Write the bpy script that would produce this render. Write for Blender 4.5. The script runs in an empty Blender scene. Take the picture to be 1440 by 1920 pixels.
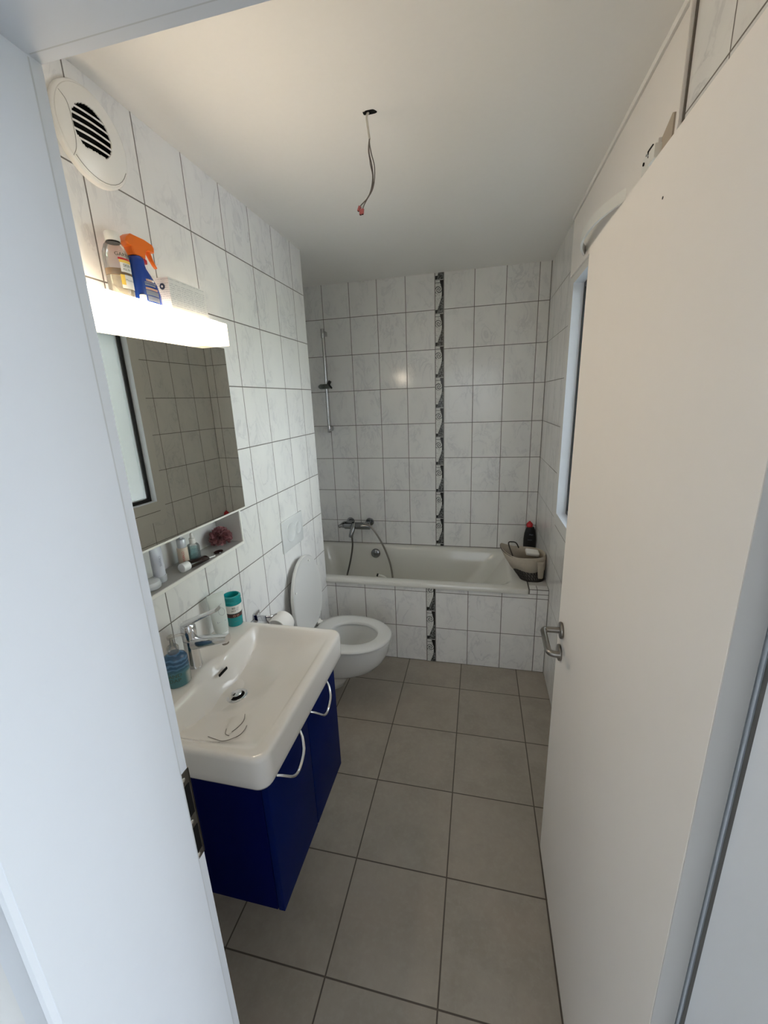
import bpy, bmesh, math, random
from mathutils import Vector, Matrix
random.seed(7)
S = bpy.context.scene
COL = S.collection
PI = math.pi
sin, cos = math.sin, math.cos

# ------------------------------------------------------------------ node helpers
class NT:
    def __init__(s, name):
        s.m = bpy.data.materials.new(name); s.m.use_nodes = True
        s.t = s.m.node_tree; s.n = s.t.nodes; s.l = s.t.links
        s.b = s.n['Principled BSDF']; s.out = s.n['Material Output']
    def inp(s, sock, v):
        if isinstance(v, (int, float)): sock.default_value = v
        elif isinstance(v, tuple): sock.default_value = v if len(v) == 4 or sock.type == 'VECTOR' else v + (1,)
        else: s.l.new(v, sock)
    def math(s, op, a, b=0.0, c=None):
        n = s.n.new('ShaderNodeMath'); n.operation = op
        s.inp(n.inputs[0], a); s.inp(n.inputs[1], b)
        if c is not None: s.inp(n.inputs[2], c)
        return n.outputs[0]
    def mix(s, f, a, b):
        n = s.n.new('ShaderNodeMix'); n.data_type = 'RGBA'
        s.inp(n.inputs[0], f); s.inp(n.inputs[6], a); s.inp(n.inputs[7], b)
        return n.outputs[2]
    def smooth(s, v, a, b):
        n = s.n.new('ShaderNodeMapRange'); n.interpolation_type = 'SMOOTHSTEP'
        s.inp(n.inputs[0], v); n.inputs[1].default_value = a; n.inputs[2].default_value = b
        return n.outputs[0]
    def pos(s):
        g = s.n.new('ShaderNodeNewGeometry'); x = s.n.new('ShaderNodeSeparateXYZ')
        s.l.new(g.outputs['Position'], x.inputs[0])
        s.P = g.outputs['Position']; s.N = g.outputs['Normal']
        return x.outputs
    def obj(s):
        g = s.n.new('ShaderNodeTexCoord'); x = s.n.new('ShaderNodeSeparateXYZ')
        s.l.new(g.outputs['Object'], x.inputs[0]); s.O = g.outputs['Object']
        return x.outputs
    def vec(s, x, y, z):
        n = s.n.new('ShaderNodeCombineXYZ')
        for i, v in enumerate((x, y, z)): s.inp(n.inputs[i], v)
        return n.outputs[0]
    def noise(s, v, scale, detail=3, rough=.5, dist=0.0):
        n = s.n.new('ShaderNodeTexNoise'); s.l.new(v, n.inputs['Vector'])
        n.inputs['Scale'].default_value = scale; n.inputs['Detail'].default_value = detail
        n.inputs['Roughness'].default_value = rough; n.inputs['Distortion'].default_value = dist
        return n.outputs['Fac']
    def white(s, v):
        n = s.n.new('ShaderNodeTexWhiteNoise'); s.l.new(v, n.inputs['Vector']); return n.outputs
    def bump(s, h, strength=.3, dist=.002):
        n = s.n.new('ShaderNodeBump'); n.inputs['Strength'].default_value = strength
        n.inputs['Distance'].default_value = dist; s.inp(n.inputs['Height'], h)
        s.l.new(n.outputs[0], s.b.inputs['Normal'])

def mat(name, color, rough=.5, metal=0., spec=.5, noise=0., nscale=20, coat=0., trans=0., ior=1.5, emit=None, es=0., alpha=1.):
    k = NT(name); b = k.b
    b.inputs['Roughness'].default_value = rough; b.inputs['Metallic'].default_value = metal
    b.inputs['Specular IOR Level'].default_value = spec; b.inputs['IOR'].default_value = ior
    b.inputs['Coat Weight'].default_value = coat; b.inputs['Transmission Weight'].default_value = trans
    b.inputs['Alpha'].default_value = alpha
    c = color if len(color) == 4 else tuple(color) + (1,)
    if noise:
        k.obj()
        f = k.noise(k.O, nscale, 4)
        k.inp(b.inputs['Base Color'], k.mix(f, tuple(x*(1-noise) for x in c[:3])+(1,), tuple(min(1, x*(1+noise)) for x in c[:3])+(1,)))
    else: b.inputs['Base Color'].default_value = c
    if emit: b.inputs['Emission Color'].default_value = tuple(emit)+(1,); b.inputs['Emission Strength'].default_value = es
    return k.m

WT = .2; Z7 = .4989; HT = .2496; ZC = 2.469; XR = 1.386; YF = -.685

def grid_mask(k, u, u0, p, hw):
    f = k.math('FRACT', k.math('DIVIDE', k.math('SUBTRACT', u, u0), p))
    d = k.math('MULTIPLY', k.math('MINIMUM', f, k.math('SUBTRACT', 1., f)), p)
    return k.math('SUBTRACT', 1., k.smooth(d, hw*.75, hw*1.35))

def tile_wall(name, axis, u0, p=WT, jump=None, margin=None, joints=()):
    k = NT(name); P = k.pos()
    u = P['X' if axis == 'x' else 'Y']; z = P['Z']
    if jump:
        xs, w = jump
        u = k.math('SUBTRACT', u, k.math('MULTIPLY', k.math('GREATER_THAN', u, xs + w*.5), w))
    hw = .0019
    m = k.math('MAXIMUM', grid_mask(k, u, u0, p, hw), grid_mask(k, z, Z7, HT, hw))
    plain = None
    if margin:
        y0, y1, z0 = margin
        a = k.math('MULTIPLY', k.math('GREATER_THAN', u, y0), k.math('LESS_THAN', u, y1))
        plain = k.math('MULTIPLY', a, k.math('GREATER_THAN', z, z0))
        ln = k.math('LESS_THAN', k.math('ABSOLUTE', k.math('SUBTRACT', z, .967)), .0022)
        ln = k.math('MULTIPLY', ln, k.math('LESS_THAN', u, -.70)); ln = k.math('MULTIPLY', ln, k.math('GREATER_THAN', u, y0))
        m = k.math('MAXIMUM', k.math('MULTIPLY', m, k.math('SUBTRACT', 1., plain)), ln)
    for ax_, at_, w_ in joints: m = k.math('MAXIMUM', m, k.math('LESS_THAN', k.math('ABSOLUTE', k.math('SUBTRACT', P[ax_], at_)), w_))
    # marble veins, offset per tile
    iu = k.math('FLOOR', k.math('DIVIDE', k.math('SUBTRACT', u, u0), p)); iz = k.math('FLOOR', k.math('DIVIDE', k.math('SUBTRACT', z, Z7), HT))
    wn = k.white(k.vec(iu, iz, 0.))
    off = k.n.new('ShaderNodeVectorMath'); off.operation = 'SCALE'; off.inputs['Scale'].default_value = 11.
    k.l.new(wn['Color'], off.inputs[0])
    add = k.n.new('ShaderNodeVectorMath'); add.operation = 'ADD'; k.l.new(k.P, add.inputs[0]); k.l.new(off.outputs[0], add.inputs[1])
    sc = k.n.new('ShaderNodeVectorMath'); sc.operation = 'MULTIPLY'; sc.inputs[1].default_value = (1.25, 1.25, .75); k.l.new(add.outputs[0], sc.inputs[0])
    v = k.noise(sc.outputs[0], 9., 5, .6, .9)
    vein = k.math('SUBTRACT', 1., k.smooth(k.math('ABSOLUTE', k.math('SUBTRACT', v, .5)), .0, .05))
    cloud = k.smooth(k.noise(sc.outputs[0], 6., 3), .35, .7)
    vein = k.math('MULTIPLY', vein, k.math('MULTIPLY', cloud, .6))
    c = k.mix(cloud, (.80, .795, .775, 1), (.75, .745, .735, 1))
    c = k.mix(vein, c, (.56, .56, .57, 1))
    c = k.mix(k.math('MULTIPLY', wn['Value'], .25), c, (.76, .74, .72, 1))
    if plain is not None: c = k.mix(plain, c, (.78, .775, .75, 1))
    c = k.mix(m, c, (.16, .145, .13, 1))
    k.inp(k.b.inputs['Base Color'], c)
    k.inp(k.b.inputs['Roughness'], k.math('MULTIPLY_ADD', m, .5, .14 if plain is None else .2))
    k.bump(k.math('SUBTRACT', 1., m), .5, .0012)
    return k.m

def tile_floor():
    k = NT('floor_tile'); P = k.pos(); F = .3382
    m = k.math('MAXIMUM', grid_mask(k, P['X'], .5468, F, .0022), grid_mask(k, P['Y'], -.9253, F, .0022))
    ix = k.math('FLOOR', k.math('DIVIDE', k.math('SUBTRACT', P['X'], .5468), F)); iy = k.math('FLOOR', k.math('DIVIDE', k.math('SUBTRACT', P['Y'], -.9253), F))
    wn = k.white(k.vec(ix, iy, 3.))
    off = k.n.new('ShaderNodeVectorMath'); off.operation = 'MULTIPLY_ADD'; off.inputs[1].default_value = (9, 9, 9)
    k.l.new(wn['Color'], off.inputs[0]); k.l.new(k.P, off.inputs[2])
    a = k.noise(off.outputs[0], 7., 5, .65); b = k.noise(off.outputs[0], 60., 3, .6); e = k.noise(off.outputs[0], 3.5, 3)
    c = k.mix(k.smooth(a, .3, .7), (.29, .26, .22, 1), (.36, .325, .28, 1))
    c = k.mix(k.math('MULTIPLY', k.smooth(e, .5, .75), .4), c, (.31, .25, .20, 1))
    c = k.mix(k.math('MULTIPLY', k.smooth(b, .45, .7), .22), c, (.42, .39, .35, 1))
    c = k.mix(k.math('MULTIPLY', wn['Value'], .3), c, (.35, .305, .255, 1))
    c = k.mix(m, c, (.085, .07, .058, 1))
    k.inp(k.b.inputs['Base Color'], c)
    k.inp(k.b.inputs['Roughness'], k.math('MULTIPLY_ADD', a, .25, .33))
    k.b.inputs['Specular IOR Level'].default_value = .4
    k.bump(k.math('SUBTRACT', k.math('MULTIPLY', b, .15), m), .4, .0015)
    return k.m

def border_mat(x0, w, z0):
    # grey and white decorated border tile: white lettered left side, dark and grey right side
    k = NT('decor_border'); P = k.pos(); per = .2055
    u = k.math('DIVIDE', k.math('SUBTRACT', P['X'], x0), w)
    q = k.math('DIVIDE', k.math('SUBTRACT', z0, P['Z']), per); t = k.math('FRACT', q)
    edge = k.math('SUBTRACT', .78, k.math('MULTIPLY', k.smooth(t, .38, 1.0), .55))
    edge = k.math('SUBTRACT', edge, k.math('MULTIPLY', k.math('SUBTRACT', 1., k.smooth(t, .0, .3)), .22))
    right = k.math('GREATER_THAN', u, edge)
    n = k.noise(k.P, 95., 4, .7); n2 = k.noise(k.P, 240., 2)
    grey = k.mix(k.smooth(n, .4, .62), (.03, .03, .03, 1), (.19, .195, .19, 1))
    dark = k.mix(k.smooth(t, .42, .5), (.010, .009, .009, 1), grey)
    light = k.mix(k.smooth(n2, .52, .62), (.66, .66, .63, 1), (.42, .42, .40, 1))
    # scroll: rings around a centre
    du = k.math('SUBTRACT', u, .42); dv = k.math('MULTIPLY', k.math('SUBTRACT', t, .27), per/w)
    r = k.math('SQRT', k.math('ADD', k.math('MULTIPLY', du, du), k.math('MULTIPLY', dv, dv)))
    ang = k.math('ARCTAN2', dv, du)
    sp = k.math('SINE', k.math('ADD', k.math('MULTIPLY', k.math('ADD', r, k.math('MULTIPLY', k.noise(k.P, 60., 2), .16)), 30.), k.math('MULTIPLY', ang, 2.)))
    ring = k.math('MULTIPLY', k.math('GREATER_THAN', sp, .15), k.math('LESS_THAN', r, .46))
    light = k.mix(k.math('MULTIPLY', ring, .85), light, (.06, .06, .06, 1))
    bar = k.math('LESS_THAN', k.math('ABSOLUTE', k.math('SUBTRACT', t, .07)), .02)
    light = k.mix(k.math('MULTIPLY', bar, .6), light, (.15, .15, .15, 1))
    sq = k.math('MULTIPLY', k.math('GREATER_THAN', t, .865), k.math('LESS_THAN', u, .42))
    light = k.mix(sq, light, (.02, .02, .02, 1))
    c = k.mix(right, light, dark)
    gl = k.math('LESS_THAN', k.math('ABSOLUTE', k.math('SUBTRACT', t, .985)), .013)
    c = k.mix(gl, c, (.36, .35, .34, 1))
    side = k.math('GREATER_THAN', k.math('ABSOLUTE', k.math('SUBTRACT', u, .5)), .44)
    c = k.mix(side, c, (.20, .195, .19, 1))
    k.inp(k.b.inputs['Base Color'], c); k.b.inputs['Roughness'].default_value = .2
    return k.m

def carton_mat():
    k = NT('carton_print'); P = k.obj()
    f = k.math('FRACT', k.math('MULTIPLY', P['Z'], 175.))
    row = k.math('LESS_THAN', f, .45)
    n = k.noise(k.O, 260., 2)
    col = k.math('FRACT', k.math('MULTIPLY', k.math('ADD', P['Y'], .5), 17.5))
    gap = k.math('GREATER_THAN', col, .07)
    bl = k.math('GREATER_THAN', k.math('FRACT', k.math('MULTIPLY', P['Z'], 41.)), .13)
    m = k.math('MULTIPLY', k.math('MULTIPLY', row, gap), k.math('MULTIPLY', bl, k.smooth(n, .36, .55)))
    k.inp(k.b.inputs['Base Color'], k.mix(k.math('MULTIPLY', m, .6), (.74, .73, .70, 1), (.40, .40, .41, 1)))
    k.b.inputs['Roughness'].default_value = .45
    return k.m

def soap_mat():
    k = NT('blue_soap'); P = k.obj()
    w = k.math('SINE', k.math('ADD', k.math('MULTIPLY', P['Z'], 420.), k.math('MULTIPLY', k.noise(k.O, 30., 2), 14.)))
    c = k.mix(k.smooth(w, -.2, .8), (.025, .075, .15, 1), (.07, .17, .30, 1))
    g = k.smooth(P['Z'], .075, .03)
    c = k.mix(k.math('SUBTRACT', 1., k.smooth(P['Z'], .035, .075)), c, (.06, .17, .19, 1))
    front = k.smooth(k.math('ADD', P['Y'], k.math('MULTIPLY', P['X'], .6)), .012, .03)
    clear = k.math('MULTIPLY', front, k.math('SUBTRACT', 1., k.smooth(P['Z'], .038, .05)))
    c = k.mix(clear, c, (.33, .36, .33, 1))
    k.inp(k.b.inputs['Base Color'], c); k.b.inputs['Roughness'].default_value = .12
    return k.m

def pane_mat():
    k = NT('frosted_pane')
    tr = k.n.new('ShaderNodeBsdfTransparent'); tr.inputs[0].default_value = (.95, .96, .96, 1)
    tl = k.n.new('ShaderNodeBsdfTranslucent'); tl.inputs[0].default_value = (.90, .92, .92, 1)
    gl = k.n.new('ShaderNodeBsdfGlossy'); gl.inputs['Roughness'].default_value = .25
    k.pos(); n = k.noise(k.P, 14., 4, .6, .5)
    mx = k.n.new('ShaderNodeMixShader'); k.inp(mx.inputs[0], k.math("MULTIPLY_ADD", n, .12, .05)); k.l.new(tr.outputs[0], mx.inputs[1]); k.l.new(tl.outputs[0], mx.inputs[2])
    m2 = k.n.new('ShaderNodeMixShader'); m2.inputs[0].default_value = .06; k.l.new(mx.outputs[0], m2.inputs[1]); k.l.new(gl.outputs[0], m2.inputs[2])
    k.l.new(m2.outputs[0], k.out.inputs[0])
    return k.m

def leaf_mat():
    k = NT('tree_leaves'); k.pos(); n = k.noise(k.P, 3., 6, .7)
    k.inp(k.b.inputs['Base Color'], k.mix(k.smooth(n, .35, .65), (.10, .16, .08, 1), (.42, .50, .36, 1)))
    return k.m

def clear_mat(name, col, f):
    # thin clear plastic or glass: mostly see-through with a glossy skin
    k = NT(name)
    tr = k.n.new('ShaderNodeBsdfTransparent'); tr.inputs[0].default_value = col + (1,)
    gl = k.n.new('ShaderNodeBsdfGlossy'); gl.inputs['Roughness'].default_value = .06
    df = k.n.new('ShaderNodeBsdfDiffuse'); df.inputs[0].default_value = col + (1,)
    lw = k.n.new('ShaderNodeLayerWeight'); lw.inputs[0].default_value = .35
    a = k.n.new('ShaderNodeMixShader'); a.inputs[0].default_value = f; k.l.new(tr.outputs[0], a.inputs[1]); k.l.new(df.outputs[0], a.inputs[2])
    b = k.n.new('ShaderNodeMixShader'); k.l.new(k.math('MULTIPLY', lw.outputs['Fresnel'], .8), b.inputs[0]); k.l.new(a.outputs[0], b.inputs[1]); k.l.new(gl.outputs[0], b.inputs[2])
    k.l.new(b.outputs[0], k.out.inputs[0])
    return k.m

M = dict(
    wleft=tile_wall('tile_left', 'y', -.819, .2009), wback=tile_wall('tile_back', 'x', -.1442, WT, (.6558, .0598), None, (('X', XR-.0005, .0032), ('Z', .5605, .0025))),
    wright=tile_wall('tile_right', 'y', -.185, WT, None, (-1.815, -.65, .895), (('Z', .0, .0035),)), wapron=tile_wall('tile_apron', 'x', .0618, WT, (.6618, .0582), None, (('X', XR-.0005, .003), ('Z', .0, .0035), ('Z', .5275, .002))),
    floor=tile_floor(), ceil=mat('ceiling_paint', (.80, .785, .755), .75, noise=.015, nscale=60),
    paint=mat('white_paint', (.76, .80, .86), .42, noise=.01, nscale=30), door=mat('door_paint', (.83, .79, .75), .42, noise=.01, nscale=30),
    hallwall=mat('hall_plaster', (.82, .83, .84), .8, noise=.03), hallfloor=mat('hall_floor', (.20, .20, .21), .5, noise=.12, nscale=8),
    ceramic=mat('glazed_ceramic', (.72, .70, .665), .1, coat=.3), enamel=mat('bath_enamel', (.68, .67, .62), .12, coat=.3),
    wc=mat('toilet_ceramic', (.66, .66, .64), .1, coat=.3), plastic=mat('white_plastic', (.80, .79, .75), .3), seat=mat('seat_plastic', (.64, .64, .62), .22),
    chrome=mat('chrome', (.72, .73, .75), .09, 1.), steel=mat('brushed_steel', (.28, .262, .24), .32, 1., noise=.1, nscale=90), dark=mat('dark_void', (.008, .008, .008), .7, spec=.1),
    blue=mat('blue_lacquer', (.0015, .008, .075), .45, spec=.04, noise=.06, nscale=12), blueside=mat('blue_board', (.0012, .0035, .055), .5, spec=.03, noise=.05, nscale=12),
    mirror=mat('mirror_silver', (.61, .60, .54), .01, 1.), gasket=mat('black_gasket', (.01, .011, .013), .4), sash=mat('window_sash', (.62, .68, .74), .35),
    lamp=mat('lamp_diffuser', (.9, .88, .82), .4, emit=(1., .83, .63), es=22.), lamptop=mat('lamp_diffuser_top', (.9, .88, .82), .4, emit=(1., .83, .63), es=5.5), lampcap=mat('lamp_end_cap', (.86, .82, .74), .4, emit=(1., .83, .63), es=1.15),
    orange=mat('orange_plastic', (.80, .16, .004), .35), red=mat('red_plastic', (.50, .012, .02), .35), bluebot=mat('blue_bottle', (.005, .045, .30), .25),
    grey=mat('grey_print', (.22, .24, .30), .5), pink=mat('pale_orange_print', (.62, .36, .26), .5), whitep=mat('white_print', (.80, .78, .74), .5), yellow=mat('yellow_label', (.80, .55, .10), .5),
    green=mat('dark_green_print', (.02, .05, .025), .5), teal=mat('teal_plastic', (.004, .26, .27), .25), brown=mat('brown_band', (.055, .022, .018), .4), black=mat('black_plastic', (.006, .006, .006), .3),
    cream=mat('cream_cloth', (.42, .37, .30), .9, noise=.1, nscale=60), wire=mat('dark_wire', (.018, .014, .010), .5), puff=mat('pink_puff', (.34, .15, .16), .8, noise=.3, nscale=90),
    peach=mat('peach_cream', (.66, .55, .44), .3), blueliq=clear_mat('blue_liquid', (.50, .76, .80), .12), clear=clear_mat('clear_plastic', (.90, .89, .87), .10), oil=clear_mat('amber_oil', (.40, .19, .01), .75), liq=clear_mat('micellar_liquid', (.80, .75, .58), .14),
    silver=mat('silver_tube', (.60, .62, .66), .3, .3), darkbrown=mat('dark_brown_tube', (.016, .008, .007), .15), paper=mat('toilet_paper', (.78, .76, .72), .95, noise=.03, nscale=40),
    carton=carton_mat(), soap=soap_mat(), pane=pane_mat(), leaves=leaf_mat(), wall_ext=mat('garden_wall_paint', (.72, .75, .80), .8, noise=.05),
    cable=mat('cable_sheath', (.50, .48, .43), .5), wires=mat('wire_sheath', (.10, .085, .075), .5), pinkt=mat('pink_terminal', (.34, .085, .085), .3), hose=mat('hose_metal', (.14, .13, .12), .3, .8),
    hair=mat('hair', (.05, .035, .03), .5), water=mat('toilet_water', (.30, .30, .28), .03), tan=mat('raw_plaster', (.42, .36, .29), .9), niche=mat('niche_lining', (.66, .65, .63), .35), lid_grey=mat('tube_cap_white', (.82, .82, .82), .35), ground=mat('garden_ground', (.028, .03, .026), .9),
)

# ------------------------------------------------------------------ mesh helpers (all in world coordinates)
def rot(axis, deg): return Matrix.Rotation(math.radians(deg), 4, axis)
class MB:
    def __init__(s): s.b = bmesh.new(); s.mi = 0
    def face(s, vs, flip=False):
        try: f = s.b.faces.new(vs[::-1] if flip else vs); f.material_index = s.mi; return f
        except ValueError: return None
    def box(s, x0, x1, y0, y1, z0, z1, bev=0., seg=2, mx=None):
        r = bmesh.ops.create_cube(s.b, size=1.)
        vs = r['verts']
        for v in vs: v.co = Vector(((x0+x1)/2 + v.co.x*(x1-x0), (y0+y1)/2 + v.co.y*(y1-y0), (z0+z1)/2 + v.co.z*(z1-z0)))
        fs = {f for v in vs for f in v.link_faces}
        for f in fs: f.material_index = s.mi
        if bev:
            es = list({e for v in vs for e in v.link_edges})
            r2 = bmesh.ops.bevel(s.b, geom=es, offset=bev, segments=seg, profile=.6, affect='EDGES')
            vs = list({v for f in r2['faces'] for v in f.verts} | {v for v in vs if v.is_valid})
            for f in {f for v in vs for f in v.link_faces}: f.material_index = s.mi
        if mx is not None: bmesh.ops.transform(s.b, matrix=mx, verts=[v for v in vs if v.is_valid])
        return s
    def loft(s, rings, cap0=True, cap1=True, closed=True):
        R = [[s.b.verts.new(p) for p in r] for r in rings]
        n = len(R[0])
        for a, b in zip(R, R[1:]):
            for i in range(n if closed else n-1):
                j = (i+1) % n; s.face([a[i], a[j], b[j], b[i]])
        if cap0: s.face(R[0], True)
        if cap1: s.face(R[-1])
        return s
    def lathe(s, c, prof, n=32, sx=1., sy=1., cap0=True, cap1=True, mx=None):
        rings = []
        for r, z in prof:
            ring = [Vector((r*cos(2*PI*i/n)*sx, r*sin(2*PI*i/n)*sy, z)) for i in range(n)]
            if mx is not None: ring = [mx @ p for p in ring]
            rings.append([p + Vector(c) for p in ring])
        return s.loft(rings, cap0, cap1)
    def cyl(s, p, q, r, r2=None, n=20, bev=0.):
        p, q = Vector(p), Vector(q); d = q-p; L = d.length
        mx = d.to_track_quat('Z', 'Y').to_matrix().to_4x4(); r2 = r if r2 is None else r2
        prof = [(r, 0), (r2, L)] if not bev else [(r-bev, 0), (r-bev*.3, bev*.3), (r, bev), (r2, L-bev), (r2-bev*.3, L-bev*.3), (r2-bev, L)]
        return s.lathe(p, prof, n, mx=mx)
    def tube(s, pts, r, n=10, cap=True, sub=0, sq=None):
        pts = [Vector(p) for p in pts]
        if sub:
            out = []
            for i in range(len(pts)-1):
                p0 = pts[max(i-1, 0)]; p1 = pts[i]; p2 = pts[i+1]; p3 = pts[min(i+2, len(pts)-1)]
                for j in range(sub):
                    t = j/sub
                    out.append(.5*((2*p1)+(p2-p0)*t+(2*p0-5*p1+4*p2-p3)*t*t+(3*p1-p0-3*p2+p3)*t**3))
            pts = out+[pts[-1]]
        rs = r if isinstance(r, (list, tuple)) else None
        rings = []; up = None
        for i, p in enumerate(pts):
            d = (pts[min(i+1, len(pts)-1)]-pts[max(i-1, 0)]).normalized()
            if up is None:
                up = Vector((0, 0, 1)) if abs(d.z) < .9 else Vector((0, 1, 0))
            a = d.cross(up).normalized(); up = a.cross(d).normalized()
            rr = r if rs is None else rs[0]+(rs[1]-rs[0])*i/(len(pts)-1)
            w, h = (1, 1) if sq is None else sq
            rings.append([p + a*(rr*w*cos(2*PI*k/n)) + up*(rr*h*sin(2*PI*k/n)) for k in range(n)])
        return s.loft(rings, cap, cap)
    def sphere(s, c, r, n=20, sc=(1, 1, 1)):
        c = Vector(c); prof = [(max(1e-5, r*sin(PI*i/(n//2))), -r*cos(PI*i/(n//2))) for i in range(n//2+1)]
        rings = [[c+Vector((a*cos(2*PI*k/n)*sc[0], a*sin(2*PI*k/n)*sc[1], z*sc[2])) for k in range(n)] for a, z in prof]
        return s.loft(rings)
    def prism(s, pts, d):
        # polygon extruded by vector d
        d = Vector(d); a = [Vector(p) for p in pts]; return s.loft([a, [p+d for p in a]])
    def done(s, name, m, parent=None, L=None, smooth=40., doubles=1e-6, kind=None):
        b = s.b
        bmesh.ops.remove_doubles(b, verts=b.verts, dist=doubles)
        bmesh.ops.recalc_face_normals(b, faces=b.faces)
        L = Vector(L) if L is not None else (Vector(ORG[parent.name]) if parent is not None else Vector((0, 0, 0)))
        for v in b.verts: v.co -= L
        me = bpy.data.meshes.new(name); b.to_mesh(me); b.free()
        for q in (m if isinstance(m, (list, tuple)) else [m]): me.materials.append(M[q] if isinstance(q, str) else q)
        if smooth:
            for p in me.polygons: p.use_smooth = True
            me.set_sharp_from_angle(angle=math.radians(smooth))
        o = bpy.data.objects.new(name, me); COL.objects.link(o)
        if parent is None: o.location = L
        else: o.parent = parent; o.location = L-Vector(ORG[parent.name])
        ORG[o.name] = tuple(L)
        if kind: o['kind'] = kind
        return o
ORG = {}
def tag(o, label, cat, group=None):
    o['label'] = label; o['category'] = cat
    if group: o['group'] = group
    return o
def thing(name, loc, label, cat, group=None, kind=None):
    o = bpy.data.objects.new(name, None); COL.objects.link(o); o.location = loc; o.empty_display_size = .05
    ORG[o.name] = tuple(loc)
    if kind: o['kind'] = kind
    return tag(o, label, cat, group) if label else o
def text_part(txt, name, m, parent, size, fn, label=None):
    # lettering as thin mesh; fn maps flat (u right, v up) to a point on the surface
    cu = bpy.data.curves.new('lettering', 'FONT'); cu.body = txt; cu.size = size; cu.align_x = 'CENTER'; cu.resolution_u = 2
    o = bpy.data.objects.new('lettering', cu); COL.objects.link(o)
    dg = bpy.context.evaluated_depsgraph_get(); me = bpy.data.meshes.new_from_object(o.evaluated_get(dg))
    bpy.data.objects.remove(o); bpy.data.curves.remove(cu)
    mb = MB(); mb.b.from_mesh(me); bpy.data.meshes.remove(me)
    for v in mb.b.verts: v.co = Vector(fn(v.co.x, v.co.y))
    q = mb.done(name, m, parent, smooth=0)
    return q
def sup(n_pts, cx, cy, a, b, z, e=4., a2=None):
    # superellipse ring
    out = []
    for i in range(n_pts):
        t = 2*PI*i/n_pts; c, s_ = cos(t), sin(t)
        aa = a if (c >= 0 or a2 is None) else a2
        out.append(Vector((cx+aa*math.copysign(abs(c)**(2/e), c), cy+b*math.copysign(abs(s_)**(2/e), s_), z)))
    return out
def rrect(n_c, x0, x1, y0, y1, r, z):
    out = []
    for cx, cy, a0 in ((x1-r, y1-r, 0), (x0+r, y1-r, 90), (x0+r, y0+r, 180), (x1-r, y0+r, 270)):
        for i in range(n_c+1):
            a = math.radians(a0+90*i/n_c); out.append(Vector((cx+r*cos(a), cy+r*sin(a), z)))
    return out

def slab_wall(name, ax, at, th, u0, u1, z0, z1, holes, mats, parent=None):
    """wall slab at plane ax=at going away by th (signed), with rectangular holes (u0,u1,z0,z1); hole sides get material 1"""
    us = sorted({u0, u1, *[h[0] for h in holes], *[h[1] for h in holes]}); zs = sorted({z0, z1, *[h[2] for h in holes], *[h[3] for h in holes]})
    inh = lambda u, z: any(h[0] < u < h[1] and h[2] < z < h[3] for h in holes)
    mb = MB()
    P = lambda d, u, z: (at+d, u, z) if ax == 'x' else (u, at+d, z)
    nu, nz = len(us)-1, len(zs)-1
    solid = lambda i, j: 0 <= i < nu and 0 <= j < nz and not inh((us[i]+us[i+1])/2, (zs[j]+zs[j+1])/2)
    V = {}
    def vert(d, u, z):
        k = (d, u, z)
        if k not in V: V[k] = mb.b.verts.new(P(d, u, z))
        return V[k]
    for i in range(nu):
        for j in range(nz):
            if not solid(i, j): continue
            a, b, c, e = us[i], us[i+1], zs[j], zs[j+1]
            mb.mi = 0
            for d in (0, th): mb.face([vert(d, a, c), vert(d, b, c), vert(d, b, e), vert(d, a, e)])
            for di, dj, q in ((-1, 0, ((a, c), (a, e))), (1, 0, ((b, c), (b, e))), (0, -1, ((a, c), (b, c))), (0, 1, ((a, e), (b, e)))):
                if not solid(i+di, j+dj):
                    mb.mi = 1 if (0 <= i+di < nu and 0 <= j+dj < nz) else 0
                    mb.face([vert(0, *q[0]), vert(th, *q[0]), vert(th, *q[1]), vert(0, *q[1])])
    return mb.done(name, mats, parent, smooth=0, kind='structure')

# ------------------------------------------------------------------ camera
f_px, C0 = 765.85, Vector((.9632, -3.0249, 1.669))
yaw, pit, rol = -.2324, -.2659, -.0396
fw = Vector((sin(yaw)*cos(pit), cos(yaw)*cos(pit), sin(pit))); rt = Vector((cos(yaw), -sin(yaw), 0)); up = rt.cross(fw)
r2 = rt*cos(rol)+up*sin(rol); u2 = up*cos(rol)-rt*sin(rol)
cam = bpy.data.cameras.new('camera'); co = bpy.data.objects.new('camera', cam); COL.objects.link(co)
cam.sensor_fit = 'VERTICAL'; cam.sensor_height = 36.; cam.lens = f_px/1920*36.; cam.clip_start = .02
co.matrix_world = Matrix(((r2.x, u2.x, -fw.x, C0.x), (r2.y, u2.y, -fw.y, C0.y), (r2.z, u2.z, -fw.z, C0.z), (0, 0, 0, 1)))
S.camera = co

# ------------------------------------------------------------------ room shell
YI, YO = -2.57, -2.816            # inner and hall face of the wall with the door
MB().box(-.4, 1.63, YO, .1, -.08, 0).done('floor', 'floor', kind='structure', smooth=0)
MB().box(-.46, 1.64, YI, .11, ZC, ZC+.1).done('ceiling', 'ceil', kind='structure', smooth=0)
slab_wall('wall_left', 'x', 0, -.16, YI, YF, 0, ZC, [(-2.2, -1.565, 1.117, 1.30)], ['wleft', 'niche'])
MB().box(-.45, -.35, YF-.1, .1, 0, ZC).done('wall_alcove', 'wleft', kind='structure', smooth=0)
MB().box(-.35, -.161, YF-.1, YF-.0005, 0, ZC).done('wall_alcove_return', 'wleft', kind='structure', smooth=0)
wb = MB().box(-.45, XR+.15, 0, .1, 0, ZC).done('wall_back', 'wback', kind='structure', smooth=0)
mb = MB().box(.6558+.0015, .7156-.0015, -.0015, .002, .56, ZC); o = mb.done('tile_border', border_mat(.6558, .0598, 2.423), wb, smooth=0); o['label'] = 'grey and white patterned border strip'
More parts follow.
